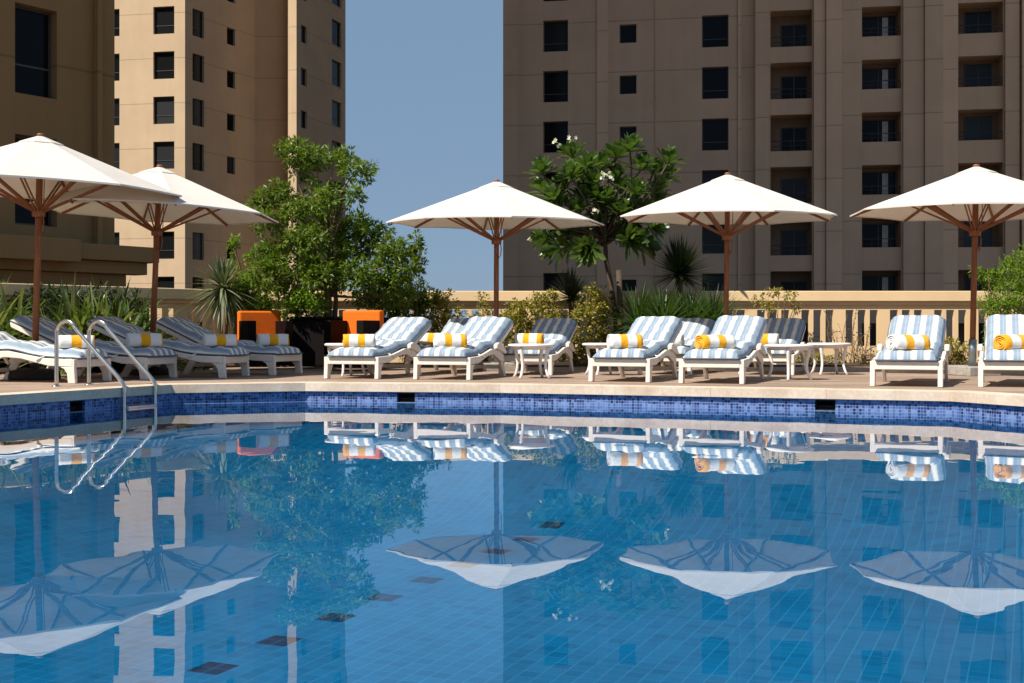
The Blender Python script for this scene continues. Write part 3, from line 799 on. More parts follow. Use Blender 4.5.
# ------------------------------------------------------------------ parasols
def make_parasol(base='block', sleeve=False):
    t = thing('parasol', 'x', 'parasol', group='white parasols on the pool deck')
    Rr = 1.68; zr = 2.28; zt = 2.92; zh = 2.04
    b = MB(); b.tube([(0,0,.10),(0,0,zt-.02)], .039, 14); b.build('pole', M['wood'], t)
    # octagonal canopy: panels sag between ribs, double sided with small thickness
    b = MB(); K = 8; seg = 6; ring = 10
    def P(a, f, top):
        # a: angle index in panels (float), f: 0 centre .. 1 rim
        i = math.floor(a); k = a-i
        a0, a1 = 2*math.pi*i/K, 2*math.pi*(i+1)/K
        p = Vector((math.cos(a0), math.sin(a0))).lerp(Vector((math.cos(a1), math.sin(a1))), k)*Rr*f
        sag = 4*k*(1-k)
        inward = 1 - .018*sag*f**3
        z = zt + (zr-zt)*f - .012*sag*f*(1-f)*4*.6 + .010*sag*f**4
        return (p.x*inward, p.y*inward, z + (0 if top else -.004))
    for top in (True, False):
        base_i = len(b.v); vs = []; fs = []
        na = K*seg
        for r in range(ring+1):
            f = .03 + .97*r/ring
            for j in range(na): vs.append(P(j/seg, f, top))
        for r in range(ring):
            for j in range(na):
                j2 = (j+1) % na
                q = (r*na+j, (r+1)*na+j, (r+1)*na+j2, r*na+j2)
                fs.append(q if top else q[::-1])
        b.add(vs, fs, False)
    n0 = K*seg*ring; tot = K*seg*(ring+1)
    for j in range(K*seg):
        j2 = (j+1) % (K*seg)
        b.f.append((n0+j, tot+n0+j, tot+n0+j2, n0+j2)); b.sm.append(False)
    cn = b.build('canopy', M['canvas'], t)
    # hem flap along the rim, small and double layered
    b = MB(); vs = []; fs = []; na = K*seg
    for lay, (dr, dz) in enumerate(((0.002,.003),(.002,-.018),(-.004,-.018),(-.006,-.006))):
        for j in range(na):
            x, y, z = P(j/seg, 1.0, True); l = math.hypot(x, y); vs.append((x*(1+dr/l*1.0), y*(1+dr/l), z+dz))
    for lay in range(4):
        l2 = (lay+1) % 4
        for j in range(na):
            j2 = (j+1) % na; fs.append((lay*na+j, l2*na+j, l2*na+j2, lay*na+j2))
    b.add(vs, fs); b.build('hem', M['canvas'], cn)
    # vent cap
    b = MB(); vs = [(0,0,zt+.012)]; fs = []
    for j in range(8):
        a = 2*math.pi*j/8; vs.append((.27*math.cos(a), .27*math.sin(a), zt-.27*.38+.010))
    for j in range(8):
        a = 2*math.pi*j/8; vs.append((.27*math.cos(a), .27*math.sin(a), zt-.27*.38+.002))
    for j in range(8):
        j2 = (j+1) % 8; fs.append((0, 1+j, 1+j2)); fs.append((1+j, 9+j, 9+j2, 1+j2))
    b.add(vs, fs); b.build('vent_cap', M['canvas'], cn)
    b = MB(); b.lathe([(.001,.035),(.03,.032),(.045,.02),(.045,.0),(.001,.0)], 14, (0,0,zt)); b.build('finial', M['wood'], t)
    b = MB(); b.lathe([(.04,-.09),(.075,-.085),(.08,-.02),(.07,.02),(.04,.03)], 16, (0,0,zh)); b.build('hub', M['wood'], t)
    b = MB(); b.lathe([(.04,-.07),(.09,-.065),(.095,-.01),(.04,0)], 16, (0,0,zt-.09)); b.build('hub', M['wood'], t)
    for j in range(8):
        a = 2*math.pi*j/8; c, s_ = math.cos(a), math.sin(a)
        def q(f, dz): return (Rr*f*c, Rr*f*s_, zt + (zr-zt)*f + dz)
        b = MB(); b.beam(q(.045,-.035), q(.5,-.032), .022, .032); b.beam(q(.495,-.032), q(.985,-.026), .024, .032)
        rb = b.build('rib', M['wood'], t)
        b = MB(); sd = Vector((-s_, c, 0))*.02
        e0 = Vector((.06*c, .06*s_, zh-.02)); e1 = Vector(q(.60, -.06))
        b.beam(e0+sd, e1+sd, .013, .026); b.beam(e0-sd, e1-sd, .013, .026); b.build('strut', M['wood'], rb)
    # pulley rope
    b = MB(); pts_ = [(.055,-.03,zh-.05),(.07,-.035,zh-.15),(.06,-.04,zh-.26),(.035,-.045,zh-.30),(.02,-.05,zh-.24)]
    b.tube(pts_, .008, 6); b.tube([(.07,-.05,zt-.12),(.068,-.05,zh+.02)], .006, 6); b.build('rope', M['wood'], t)
    return t
def put_base(t, kind, sleeve=False):
    if kind == 'block':
        b = MB(); b.box(-.26,.26,-.26,.26,0,.13); b.build('base', M['concrete'], t, bevel=.012, rotz=R(5))
    else:
        b = MB(); b.lathe([(.001,.135),(.20,.13),(.285,.10),(.30,.04),(.30,.0),(.001,0)], 28); b.build('base', M['black_base'], t)
    b = MB(); b.lathe([(.041,.13),(.052,.13),(.052,.50 if sleeve else .34),(.041,.505 if sleeve else .345)], 16)
    b.build('sleeve', M['galv'], t)
PB = make_parasol()
def parasol(o, px, Y, rad, ztip, rot, label, base, sleeve=False, tilt=(0,0)):
    k = rad/1.68
    p = at(px, Y, DECK+.002)
    o.location = p; o['label'] = label
    kz = (ztip-DECK)/2.93
    o.rotation_euler = (R(tilt[0]), R(tilt[1]), R(rot))
    put_base(o, base, sleeve)
    return o, k, kz
P_ = []
srcs = [PB] + [None]*4
for i in range(1, 5): srcs[i] = copy_tree(PB)
spec = [
 (34.5, 15.07, 1.74, 3.28, 7, 'tall white parasol nearest the ladder, on a round dark base between two loungers', 'round', False, (1.2, 1.7)),
 (151, 16.62, 1.68, 3.11, 24, 'white parasol overlapped by the nearest one, its pole between loungers near the strap plants', 'round', False, (1.0, 2.2)),
 (496, 18.4, 1.68, 3.12, 8, 'white parasol against the open sky between the leafy tree and the frangipani', 'block', False, (1.7,0)),
 (725.5, 18.05, 1.67, 3.18, 12, 'white parasol in front of the brown tower next to the frangipani blossoms', 'block', False, (1.7,0)),
 (972, 16.5, 1.71, 3.09, 15, 'white parasol with a grey steel sleeve on a concrete block by the slotted wall', 'block', True, (1.5,.3)),
]
for o, (px, Y, rad, zt_, rot, lab, bs, sl, ti) in zip(srcs, spec):
    o2, k, kz = parasol(o, px, Y, rad, zt_, rot, lab, bs, sl, ti)
    o2.scale = (k, k, kz)

# ------------------------------------------------------------------ side tables
def make_table():
    t = thing('side_table', 'x', 'table', group='white side tables between the loungers')
    b = MB(); b.lathe([(.001,.452),(.272,.452),(.29,.447),(.298,.437),(.296,.42),(.28,.414),(.001,.414)], 40); b.build('table_top', M['table_white'], t)
    b = MB(); b.lathe([(.235,.413),(.235,.375),(.215,.375),(.215,.413)], 32); b.build('apron', M['table_white'], t)
    for j in range(4):
        a = math.pi/4 + j*math.pi/2
        c, s_ = math.cos(a), math.sin(a)
        b = MB(); pr = [(.245,.41),(.238,.36),(.222,.29),(.208,.21),(.21,.14),(.232,.06),(.268,0)]
        b.tube([(r*c, r*s_, z) for r, z in pr], [.024,.024,.022,.02,.018,.017,.018], 8); b.build('leg', M['table_white'], t)
    b = MB(); b.beam((-.15,-.15,.2),(.15,.15,.2),.016,.016); b.beam((-.15,.15,.2),(.15,-.15,.2),.016,.014); b.build('stretcher', M['table_white'], t)
    return t
tb = make_table()
tabs = [(531.5, 77.5, 12, 'round white bistro table with curved legs standing alone in front of the shaded lounger'),
        (789, 80, 30, 'front one of the paired white bistro tables beside the lounger with the yellow spiral towel'),
        (829, 71.5, 5, 'rear one of the pair of white bistro tables, against the slotted wall'),
        (604, 72.5, 20, 'white side table partly hidden by the lounger below the frangipani trunk'),
        (347, 74, 40, 'white side table behind the lounger in front of the orange chair')]
for i, (px, s, rt_, lab) in enumerate(tabs):
    o = tb if i == 0 else copy_tree(tb)
    o.location = (sx(px, s), F/s, DECK+.002); o.rotation_euler = (0, 0, R(rt_)); o['label'] = lab
    o.scale = (1.02, 1.02, .98)

# ------------------------------------------------------------------ orange lounge chairs, planter
def make_chair():
    t = thing('lounge_chair', 'x', 'chair', group='orange cushioned wicker chairs by the planter')
    b = MB(); b.box(-.36,.36,-.34,.34,.06,.24); b.build('seat_base', M['wicker'], t, bevel=.01)
    for s_ in (-1, 1):
        b = MB(); x0, x1 = sorted((s_*.37, s_*.24)); b.box(x0, x1, -.36, .09, .245, .77); b.build('arm', M['wicker'], t, bevel=.012)
    b = MB(); b.box(-.36,.36,.245,.345,.245,.78); b.build('back_shell', M['wicker'], t, bevel=.012)
    b = MB(); b.box(-.252,.252,-.35,.085,.246,.42); b.build('seat_cushion', M['orange'], t, bevel=.035)
    b = MB(); b.box(-.355,.355,.10,.235,.25,.93); b.build('back_cushion', M['orange'], t, bevel=.03)
    return t
ch = make_chair()
ch.location = (sx(263, 62.4), F/62.4, DECK+.002); ch.rotation_euler = (0, 0, R(32)); ch['label'] = 'black wicker chair with orange back cushion next to the pale spiky yucca'
c2 = copy_tree(ch); c2.location = (sx(357, 64.5), F/64.5, DECK+.002); c2.rotation_euler = (0, 0, R(-28)); c2['label'] = 'black wicker chair with orange back cushion behind the lounger beside the planter'
t = thing('planter', 'long dark brown planter box holding the leafy tree between the two orange chairs', 'planter', (sx(322, 61), 19.75, DECK+.032))
b = MB(); b.box(-.50,1.05,-.35,.45,0,.76); b.box(-.53,1.08,-.38,.48,.762,.80); b.build('box', M['wicker'], t, bevel=.01)
b = MB(); b.box(-.42,.95,-.26,.36,.803,.815); b.build('soil', M['soil'], t)

# ------------------------------------------------------------------ pool ladder
def ladder():
    fx = Vector((-5.01, 13.2)); u = Vector((.92, -.39)).normalized(); v = Vector((.39, .92)).normalized()
    t = thing('pool_ladder', 'polished steel pool ladder with two looped handrails and shallow treads', 'ladder', (fx.x, fx.y, DECK))
    prof = [(0,.0),(0,.30),(0,.58)]
    for k in range(1, 9):
        a = math.pi - k*math.pi/8*.86; prof.append((.14+.14*math.cos(a), .58+.14*math.sin(a)))
    prof += [(.53,.40),(.76,.20),(.87,.10),(.925,.03),(.935,-.10),(.935,-.85)]
    # smooth
    for sd in (0.0, .50):
        pts_ = []
        P3 = [Vector((a*u.x+sd*v.x, a*u.y+sd*v.y, z)) for a, z in prof]
        for i in range(len(P3)-1):
            p0, p1, p2, p3 = P3[max(i-1,0)], P3[i], P3[i+1], P3[min(i+2,len(P3)-1)]
            for k in range(4):
                s_ = k/4; pts_.append(.5*((2*p1)+(p2-p0)*s_+(2*p0-5*p1+4*p2-p3)*s_*s_+(3*p1-p0-3*p2+p3)*s_**3))
        pts_.append(P3[-1])
        b = MB(); b.tube(pts_, .0225, 14); rl = b.build('handrail', M['steel'], t)
        b = MB(); b.lathe([(.024,.012),(.05,.008),(.052,0)], 20, tuple(P3[0])); b.build('flange', M['steel'], rl)
    for z in (-.208, -.47, -.72):
        b = MB()
        for q in (-.03, .0, .03):
            a = .935*u - u*q; b.beam((a.x+v.x*.02, a.y+v.y*.02, z), (a.x+v.x*.48, a.y+v.y*.48, z), .028, .022)
        b.build('tread', M['steel'], t)
ladder()

# ------------------------------------------------------------------ vegetation
def leaf(b, p, d, nrm, L, w, fold=.15):
    d = d.normalized(); s_ = d.cross(nrm)
    if s_.length < 1e-3: s_ = d.cross(Vector((.3,.7,.2)))
    s_.normalize(); n_ = s_.cross(d)
    a = p; c = p + d*L; m = p + d*(L*.5)
    b.add([a, m + s_*w*.5 + n_*w*fold, c, m - s_*w*.5 + n_*w*fold], [(0,1,2),(0,2,3)])
def rv(r): return Vector((r.gauss(0,1), r.gauss(0,1), r.gauss(0,1))).normalized()
def crown(b, clumps, per, L, w, r, spread=.9, droop=.25, shell=.55, k=6):
    for (c, rad, n_) in clumps:
        c = Vector(c); rad = Vector(rad)
        for _ in range(n_):
            q = rv(r); f = shell + (1-shell)*r.random()**.6 if r.random() < .8 else r.random()*shell
            f *= 1 + r.uniform(-.12, .22)
            p = c + Vector((q.x*rad.x, q.y*rad.y, q.z*rad.z))*f
            out = (q + Vector((0,0,.25)) + rv(r)*.6).normalized()
            for j in range(per):
                d = (out*.5 + rv(r)*spread - Vector((0,0,droop))).normalized()
                nn = (Vector((0,0,1)) + rv(r)*.7)
                leaf(b, p + d*L*.15, d, nn, L*r.uniform(.65,1.2), w*r.uniform(.7,1.2))
def bez(a, c, n=6, bow=.12, r=rnd):
    a = Vector(a); c = Vector(c); L = (c-a).length; o = rv(r)*L*bow
    return [a.lerp(c, i/n) + o*(4*(i/n)*(1-i/n)) for i in range(n+1)]

def P3(px, py, Y): return Vector(((px-CX)/F*Y, Y, zat(py, Y)))

def big_tree():
    r = random.Random(11); Y0 = 19.8
    base = P3(327, 322, Y0); base.z = DECK+.845
    t = thing('leafy_tree', 'tall bushy green tree growing from the dark planter between the orange chairs', 'tree', tuple(base))
    off = base
    spots = [(292,150,.30,.20,46),(316,158,.26,.18,36),(340,158,.26,.18,38),(358,170,.30,.20,46),(318,186,.18,.2,12),(338,188,.16,.2,11),(352,198,.2,.18,16),(300,168,.2,.14,20),
             (262,203,.26,.20,36),(282,196,.28,.22,46),(268,222,.24,.18,30),(300,212,.3,.22,50),(322,200,.26,.22,44),(330,222,.36,.28,80),(356,228,.30,.26,60),(308,240,.36,.26,80),
             (282,246,.30,.24,60),(262,258,.28,.2,44),(345,252,.4,.28,95),(376,236,.3,.26,64),(392,252,.28,.24,56),(270,272,.3,.24,56),(300,268,.36,.28,80),(318,272,.36,.24,70),(360,276,.42,.3,95),(385,280,.34,.26,70),(405,266,.2,.3,40),(416,246,.1,.24,20),(400,294,.3,.2,46),(374,300,.36,.2,60),(290,292,.3,.2,46)]
    clumps = []
    for px, py, rr, rz_, n_ in spots:
        c = P3(px, py, Y0 + r.uniform(-.55,.55)) - off
        clumps.append((c, (rr, rr*1.15, rz_), int(n_*1.3)))
    tr = MB(); top = P3(330, 240, Y0) - off
    tr.tube([(0,0,-.05),(.02,.0,.25),(.0,.03,.55),(.05,.05,.9),top], [.075,.062,.055,.045,.03], 10)
    tr.tube([(.12,.05,-.05),(.14,.06,.25),(.12,.08,.6),(.3,.1,1.0)], [.045,.04,.035,.02], 8)
    for c, rad, n_ in clumps:
        st = Vector((0.02,.03, min(max(.35, c.z*.55), 1.3)))
        p = bez(st, c, 6, .10, r); tr.tube(p, [.026-.003*i for i in range(7)], 6)
    tr.tube(bez(P3(331,240,Y0)-off, P3(333,160,Y0)-off, 8, .05, r), [.03-.0022*i for i in range(9)], 7)
    tr.build('trunk', M['bark'], t)
    b = MB(); crown(b, clumps, 9, .115, .040, r, .9, .25, .45)
    b.build('crown', M['leaf_tree'], t)
big_tree()

def shrub(name, label, base, spots, n_leaf, L, w, mat, seed, twig='straw', cat='shrub', group=None, depth=.4, shell=.35, per=6, zbase=DECK+.03):
    r = random.Random(seed); base = Vector(base); base.z = zbase
    t = thing(name, label, cat, tuple(base), 0, group)
    clumps = []
    for px, py, rx, rz_ in spots:
        c = P3(px, py, base.y + r.uniform(-depth, depth)*.5) - base
        s_ = F/base.y
        clumps.append((c, (rx/s_, rx/s_*.9, rz_/s_), int(n_leaf*rx*rz_/300*2.6)+5))
    tw = MB()
    for c, rad, n_ in clumps:
        for _ in range(3):
            e = c + Vector((rad[0]*r.uniform(-.8,.8), rad[1]*r.uniform(-.8,.8), rad[2]*r.uniform(-.2,.95)))
            tw.tube(bez((r.uniform(-.05,.05), r.uniform(-.05,.05), -.02), e, 6, .1, r), [.011,.010,.009,.008,.006,.005,.003], 5)
    tw.build('stems', M[twig], t)
    b = MB(); crown(b, clumps, per, L, w, r, .9, .1, shell)
    b.build('foliage', M[mat], t)
    return t
shrub('leafy_shrub', 'round bright green shrub in front of the leafy tree trunk above the planter', at(308,19.42), [(306,300,20,12),(294,308,14,9),(318,306,12,10)], 75, .075, .036, 'leaf_bright', 3, zbase=DECK+.85, depth=.1)
shrub('leafy_shrub', 'light green shrub with a tall thin sprig between the pale yucca and the leafy tree', at(245,20.6), [(246,282,16,18),(234,244,5,9),(232,262,3,8),(258,300,16,18),(240,308,18,18),(268,312,16,14)], 55, .085, .035, 'leaf_bright', 4)
shrub('leafy_shrub', 'green shrub spilling over the wall end beside the open sky under the leafy tree', at(412,20.9), [(408,292,18,16),(425,300,14,14),(418,318,18,18),(395,312,18,18),(420,262,5,18),(412,340,18,18)], 60, .085, .034, 'leaf_tree', 5)
shrub('variegated_shrub', 'yellow green variegated shrub at the end of the wall cap near the open sky', at(440,20.8), [(440,298,15,10),(447,314,17,14),(436,330,18,16),(452,340,16,14),(444,356,18,12)], 46, .075, .036, 'leaf_varieg', 6)
shrub('variegated_shrub', 'thin yellow leaved shrub against the wall next to the lone parasol pole', at(487,21.4), [(482,298,6,6),(484,310,8,8),(494,320,10,10),(476,318,8,8),(490,340,12,14)], 26, .07, .034, 'leaf_varieg', 7)
shrub('variegated_shrub', 'wide yellow green shrub behind the shaded lounger below the small yucca', at(530,21.1), [(520,308,15,10),(538,302,15,9),(512,322,16,14),(548,316,15,12),(530,326,20,14),(516,344,18,16),(560,330,14,18),(540,350,22,14),(552,296,10,6)], 46, .075, .036, 'leaf_varieg', 8)
shrub('variegated_shrub', 'yellow green shrub beside the frangipani trunk with brown leaves below', at(592,21.1), [(594,292,10,8),(600,304,13,10),(586,314,16,14),(604,322,14,16),(590,340,18,18),(574,352,16,14),(606,352,14,14)], 46, .075, .036, 'leaf_varieg', 9)
shrub('variegated_shrub', 'sparse yellow leaved shrub topping the wall cap beside the fan palms', at(775,21.6), [(762,300,9,6),(776,294,11,5),(790,298,9,6),(770,308,8,6),(797,308,5,5)], 30, .065, .032, 'leaf_varieg', 10)
shrub('green_bush', 'fresh green bush over the wall at the picture edge behind the steel sleeved parasol', at(1010,20.6), [(1012,268,14,14),(1000,284,16,13),(985,276,9,7),(1022,288,16,18),(1006,304,20,14),(990,306,12,12),(1028,262,14,18),(1024,320,20,20),(1000,330,14,18),(1045,300,20,30),(975,270,5,4)], 52, .085, .024, 'leaf_bright', 12)
for i, (px, lab, Y) in enumerate([(858,'bare brown twig climber on the slotted wall beside the rear bistro table',21.75),(842,'dry thin leaved climber on the slotted wall behind the rear bistro table',21.75)]):
    r = random.Random(40+i); base = at(px, Y, DECK+.03)
    t = thing('dry_climber', lab, 'plant', tuple(base), 0, 'dry climbers on the slotted wall')
    tw = MB(); tips = []
    for k in range(9):
        e = Vector((r.uniform(-.28,.28), r.uniform(0,.2), r.uniform(.5,1.0))); p = bez((r.uniform(-.1,.1), 0, 0), e, 6, .2, r)
        tw.tube(p, [.008,.007,.007,.006,.005,.004,.003], 5); tips += p[2:]
    tw.build('stems', M['straw'], t)
    b = MB()
    for p in tips:
        for k in range(2): leaf(b, p, rv(r), rv(r), .05, .022)
    b.build('foliage', M['leaf_dry'], t)
low = [(806,360,'low ground plant between the pair of bistro tables'),(824,362,'low ground plant under the rear bistro table'),(872,361,'low ground plant at the foot of the dry wall climbers'),(948,358,'leafy ground plant against the wall beside the steel parasol sleeve'),(957,362,'small ground plant next to the steel parasol sleeve'),(418,366,'low ground plant under the backrest of the lounger by the orange chair'),(462,366,'low ground plant in the gap between the first two loungers'),(563,366,'dark low plant in the bed behind the shaded lounger'),(665,364,'low ground plant glimpsed beneath the second row lounger'),(728,362,'low ground plant at the base of the parasol near the fan palms'),(190,366,'yellowish ground plant seen under the reclined lounger near the ladder'),(205,364,'pale ground plant beneath the loungers before the pale yucca')]
for i, (px, py, lab) in enumerate(low):
    Y = 20.95 if px > 380 else 18.8
    r2 = random.Random(60+i)
    shrub('ground_plant', lab, at(px, Y), [(px+r2.uniform(-3,3), py-4, 9, 5),(px-8,py-1,8,4),(px+9,py-2,8,5)] + ([(px-6,py-14,7,9),(px+6,py-12,7,8)] if px in (948,957,563) else []), 40, .06, .03, 'leaf_dry' if i % 3 == 2 else 'leaf_varieg', 60+i, cat='plant', group='ground plants along the planting bed', depth=.25)

# frangipani
def frangipani():
    r = random.Random(21); Y0 = 21.2
    base = P3(618, 352, Y0); base.z = DECK+.03
    t = thing('frangipani_tree', 'frangipani tree with white blossoms and big leaf rosettes in front of the brown tower', 'tree', tuple(base))
    O = lambda px, py, dy=0: P3(px, py, Y0+dy) - base
    fork = O(605, 238)
    tr = MB(); tr.tube([(0,0,-.03), O(616,320), O(611,285), O(606,260), fork], [.06,.052,.045,.042,.04], 10)
    ros = [(544,172),(573,155),(601,167),(630,149),(667,161),(585,196),(635,192),(545,190),(594,182),(550,234),(586,238),(648,224),(620,212),(565,186),(615,178),(606,202),(652,172),(572,176),(560,206),(640,168),(625,222),(571,240),(600,222),(616,156),(588,166),(655,190),(580,210),(598,226),(630,205),(642,212),(562,222),(575,228),(612,232),(628,236),(640,240),(596,198),(620,190),(582,180),(604,214),(556,198),(655,205),(664,178),(590,244),(560,244)]
    lf = MB(); tips = []
    for i, (px, py) in enumerate(ros):
        c = O(px, py, r.uniform(-.5,.5)); c.z -= .06
        d0 = (c-fork); tips.append(c)
        p = bez(fork if r.random() < .6 else fork+Vector((0,0,-.12)), c, 6, .12, r); tr.tube(p, [.024,.022,.021,.02,.018,.017,.016], 7)
        ax = (d0.normalized()*.55 + Vector((0,0,.75))).normalized()
        if py > 215: ax = (d0.normalized() + Vector((0,0,.1))).normalized()
        nL = r.randint(26, 32)
        for k in range(nL):
            az = k*2.399 + r.uniform(-.2,.2); el = .15 + 1.25*(k/nL) + r.uniform(-.1,.1)
            s1 = ax.orthogonal().normalized(); s2 = ax.cross(s1)
            d = (s1*math.cos(az)+s2*math.sin(az))*math.sin(el) + ax*math.cos(el)
            L = r.uniform(.30,.42); w = r.uniform(.105,.14)
            up = ax if el > .4 else rv(r)
            sd = d.cross(ax).normalized(); nn = sd.cross(d)
            pts_ = []
            for q, ww in ((0,.10),(.3,.55),(.65,1.0),(.88,.75),(1,.06)):
                m = c + d*(L*q) - Vector((0,0,1))*(.10*L*q*q) 
                pts_.append((m - sd*w*.5*ww + nn*w*.16*ww, m, m + sd*w*.5*ww + nn*w*.16*ww))
            vs = [x for tri in pts_ for x in tri]; fs = []
            for q in range(4):
                a = q*3; fs += [(a,a+1,a+4,a+3),(a+1,a+2,a+5,a+4)]
            lf.add(vs, fs, True)
    tr.build('trunk', M['bark2'], t); lf.build('crown', M['leaf_frangi'], t)
    for px, py in ((557,143),(601,176),(610,176),(594,213),(665,225),(572,138)):
        b = MB(); c = O(px, py, -.62 if py > 150 else -.3)
        for k in range(4 if py < 140 else 6):
            cc = c + rv(r)*.065
            ax = (rv(r) + Vector((0,-.9,.4))).normalized(); s1 = ax.orthogonal().normalized(); s2 = ax.cross(s1)
            for j in range(5):
                a = j*2*math.pi/5; d = s1*math.cos(a)+s2*math.sin(a)+ax*.3
                leaf(b, cc, d, ax, .042, .026, .2)
        b.build('blossom', M['petal'], t)
frangipani()
# support stake beside the frangipani trunk
st_b = at(620, 21.0, DECK+.03)
tk_ = thing('wooden_stake', 'dark wooden stake standing beside the frangipani trunk', 'stake', tuple(st_b))
b = MB(); b.tube([(0,0,-.02),(.01,.0,.7),(-.02,0,zat(270,21.0)-DECK-.03)], [.055,.052,.05], 9); b.build('post', M['bark2'], tk_)
b = MB(); b.lathe([(.056,0),(.06,.01),(.06,.05),(.056,.06)], 12, (.0,0,.9)); b.build('tie_band', M['black_base'], tk_)

def blades(b, c, n_, L, w, r, el0, el1, droop, jit=.2):
    for k in range(n_):
        az = r.uniform(0, 2*math.pi); el = el0 + (el1-el0)*r.random()
        d = Vector((math.cos(az)*math.cos(el), math.sin(az)*math.cos(el), math.sin(el)))
        l = L*r.uniform(1-jit, 1+jit); sd = d.cross(Vector((0,0,1))).normalized()
        if sd.length < .5: sd = Vector((1,0,0))
        vs = []; fs = []; n2 = 5; dr = droop*r.uniform(.6,1.3)
        for q in range(n2+1):
            f = q/n2; m = c + d*(l*f) - Vector((0,0,1))*(dr*l*f*f)
            ww = w*(1-f**2.2)*(.55+.45*min(1, f*4)) + .001
            nn = sd.cross(d)
            vs += [m - sd*ww*.5, m + nn*ww*.12*-1, m + sd*ww*.5]
        for q in range(n2):
            a = q*3; fs += [(a,a+1,a+4,a+3),(a+1,a+2,a+5,a+4)]
        b.add(vs, fs, True)
def yucca(label, px, py, Y, rad, mat, seed, n_, w, el0=-.5, el1=1.5, droop=.12, cat='yucca'):
    r = random.Random(seed); base = at(px, Y, DECK+.03)
    t = thing('yucca', label, cat, tuple(base)); top = P3(px, py, Y)-base
    b = MB(); b.tube([(0,0,-.02),(.02,.01,top.z*.5),(0,0,top.z+.04)], [.07,.06,.05], 10); b.build('trunk', M['bark'], t)
    b = MB(); blades(b, top, n_, rad, w, r, el0, el1, droop); b.build('crown', mat, t)
yucca('dark green spiky yucca rising over the wall between two white parasols', 680, 274, 21.4, .66, M['leaf_yucca'], 31, 420, .036, -.5, 1.5, .05)
yucca('small dark yucca above the wall beside the frangipani trunk', 571, 298, 21.5, .54, M['leaf_yucca'], 32, 200, .034, -.4, 1.5, .06)
yucca('pale variegated spiky yucca with drooping blades next to the orange chair', 223, 288, 20.0, .64, M['leaf_pale'], 33, 210, .046, -1.2, 1.5, .22)

def clump(name, label, px, Y, L, w, n_, mat, seed, el0, el1, droop, cat, group, z=0):
    r = random.Random(seed); base = at(px, Y, DECK+.03)
    t = thing(name, label, cat, tuple(base), 0, group)
    b = MB(); blades(b, Vector((0,0,z)), n_, L, w, r, el0, el1, droop, .3)
    b.build('leaves', M[mat], t)
    b = MB(); b.lathe([(.001,z+.05),(.05,z+.03),(.07,-.02),(.001,-.03)], 10); b.build('stem_base', M['bark'], t)
strap = [(-18,17.6,'strap leaved plant cut by the picture edge behind the nearest parasol pole'),(14,17.9,'tall strap leaved plant just outside the nearest parasol pole'),(52,18.3,'strap leaved plant right behind the nearest parasol pole'),(74,17.7,'strap leaved plant above the lounger beside the nearest parasol pole'),(92,18.1,'widest strap leaved plant in the middle of the row between the parasol poles'),(112,17.9,'strap leaved plant above the dark reclined backrest'),(130,18.5,'dark strap leaved plant next to the second parasol pole'),(146,18.9,'short dark strap leaved plant behind the second parasol pole')]
for i, (px, Y, lab) in enumerate(strap):
    clump('strap_plant', lab, px, Y, (1.75,1.85,1.6,1.75,1.95,1.75,1.6,1.35)[i], .066, (150,170,140,170,200,170,150,140)[i], 'leaf_strap' if i < 6 else 'leaf_fan', 70+i, .25, 1.5, .50, 'plant', 'strap leaved plants between the two nearest parasols')
shrub('leafy_shrub', 'dark green shrub filling the gap behind the nearest parasol pole', at(22,18.75), [(-8,300,24,20),(18,304,24,18),(42,302,22,16),(20,326,34,20)], 24, .15, .035, 'leaf_yucca', 71)
shrub('leafy_shrub', 'dark green shrub behind the row of strap leaved plants beside the second parasol pole', at(100,19.1), [(74,306,22,16),(100,304,24,16),(126,304,18,13),(100,326,40,20),(140,310,8,10)], 24, .15, .035, 'leaf_yucca', 72)
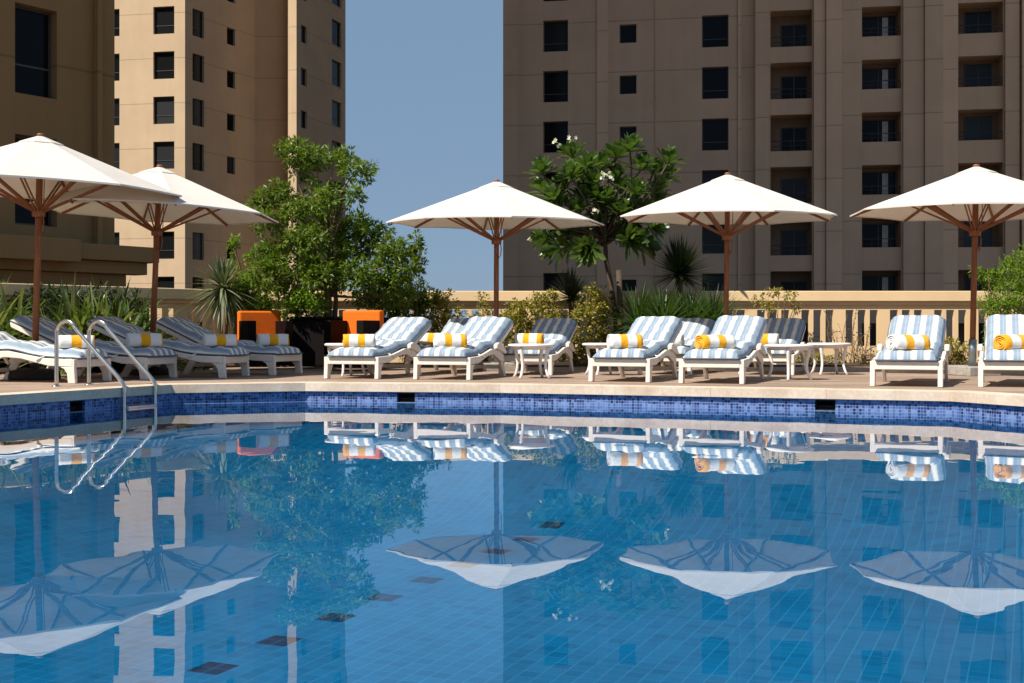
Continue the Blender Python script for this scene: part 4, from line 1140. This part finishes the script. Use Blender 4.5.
for i, (px, Y, lab) in enumerate([(638,20.9,'dark fan palm clump beside the frangipani trunk'),(664,20.7,'bright fan palm clump below the tall dark yucca'),(690,20.9,'fan palm clump above the half hidden second row lounger'),(712,21.0,'fan palm clump next to the parasol pole by the frangipani')]):
    clump('fan_palm', lab, px, Y, .72, .040, 330, 'leaf_fan', 90+i, -.3, 1.35, .12, 'palm', 'fan palms below the dark yucca', .66)

# ------------------------------------------------------------------ sky, sun, camera
w = bpy.data.worlds.new('World'); scene.world = w; w.use_nodes = True
nt = w.node_tree; nt.nodes.clear()
sky = nt.nodes.new('ShaderNodeTexSky'); sky.sky_type = 'NISHITA'; sky.sun_disc = False
EL, AZ = 50.0, 228.0
sky.sun_elevation = R(EL); sky.sun_rotation = R(AZ); sky.air_density = .9; sky.dust_density = .2; sky.ozone_density = 2.2; sky.altitude = 0
bg = nt.nodes.new('ShaderNodeBackground'); bg.inputs[1].default_value = .062
ow = nt.nodes.new('ShaderNodeOutputWorld'); hz = nt.nodes.new('ShaderNodeMix'); hz.data_type = 'RGBA'; hz.inputs[0].default_value = .86
hz.inputs[7].default_value = (2.35, 3.6, 5.35, 1); nt.links.new(sky.outputs[0], hz.inputs[6]); nt.links.new(hz.outputs[2], bg.inputs[0]); nt.links.new(bg.outputs[0], ow.inputs[0])
sd = bpy.data.lights.new('sun', 'SUN'); sd.energy = 4.6; sd.angle = R(.5); sd.color = (1.0, .93, .82)
so = bpy.data.objects.new('sun', sd); COL.objects.link(so); so.location = (-30, -30, 60)
sv = Vector((math.sin(R(AZ))*math.cos(R(EL)), math.cos(R(AZ))*math.cos(R(EL)), math.sin(R(EL))))
so.rotation_euler = sv.to_track_quat('Z', 'Y').to_euler()
cd = bpy.data.cameras.new('camera'); cd.sensor_width = 36; cd.lens = F*36/1024; cd.clip_end = 6000; cd.clip_start = .05
cd.shift_y = -(341.5-HY)/1024
co = bpy.data.objects.new('camera', cd); COL.objects.link(co); co.location = (0, 0, CAMZ); co.rotation_euler = (R(90), 0, 0)
scene.camera = co
scene.view_settings.view_transform = 'Standard'; scene.view_settings.look = 'None'; scene.view_settings.exposure = .57; scene.view_settings.gamma = 1
scene.render.engine = 'CYCLES'
scene.cycles.max_bounces = 8; scene.cycles.transparent_max_bounces = 12; scene.cycles.use_denoising = True
scene.cycles.caustics_reflective = False; scene.cycles.caustics_refractive = False
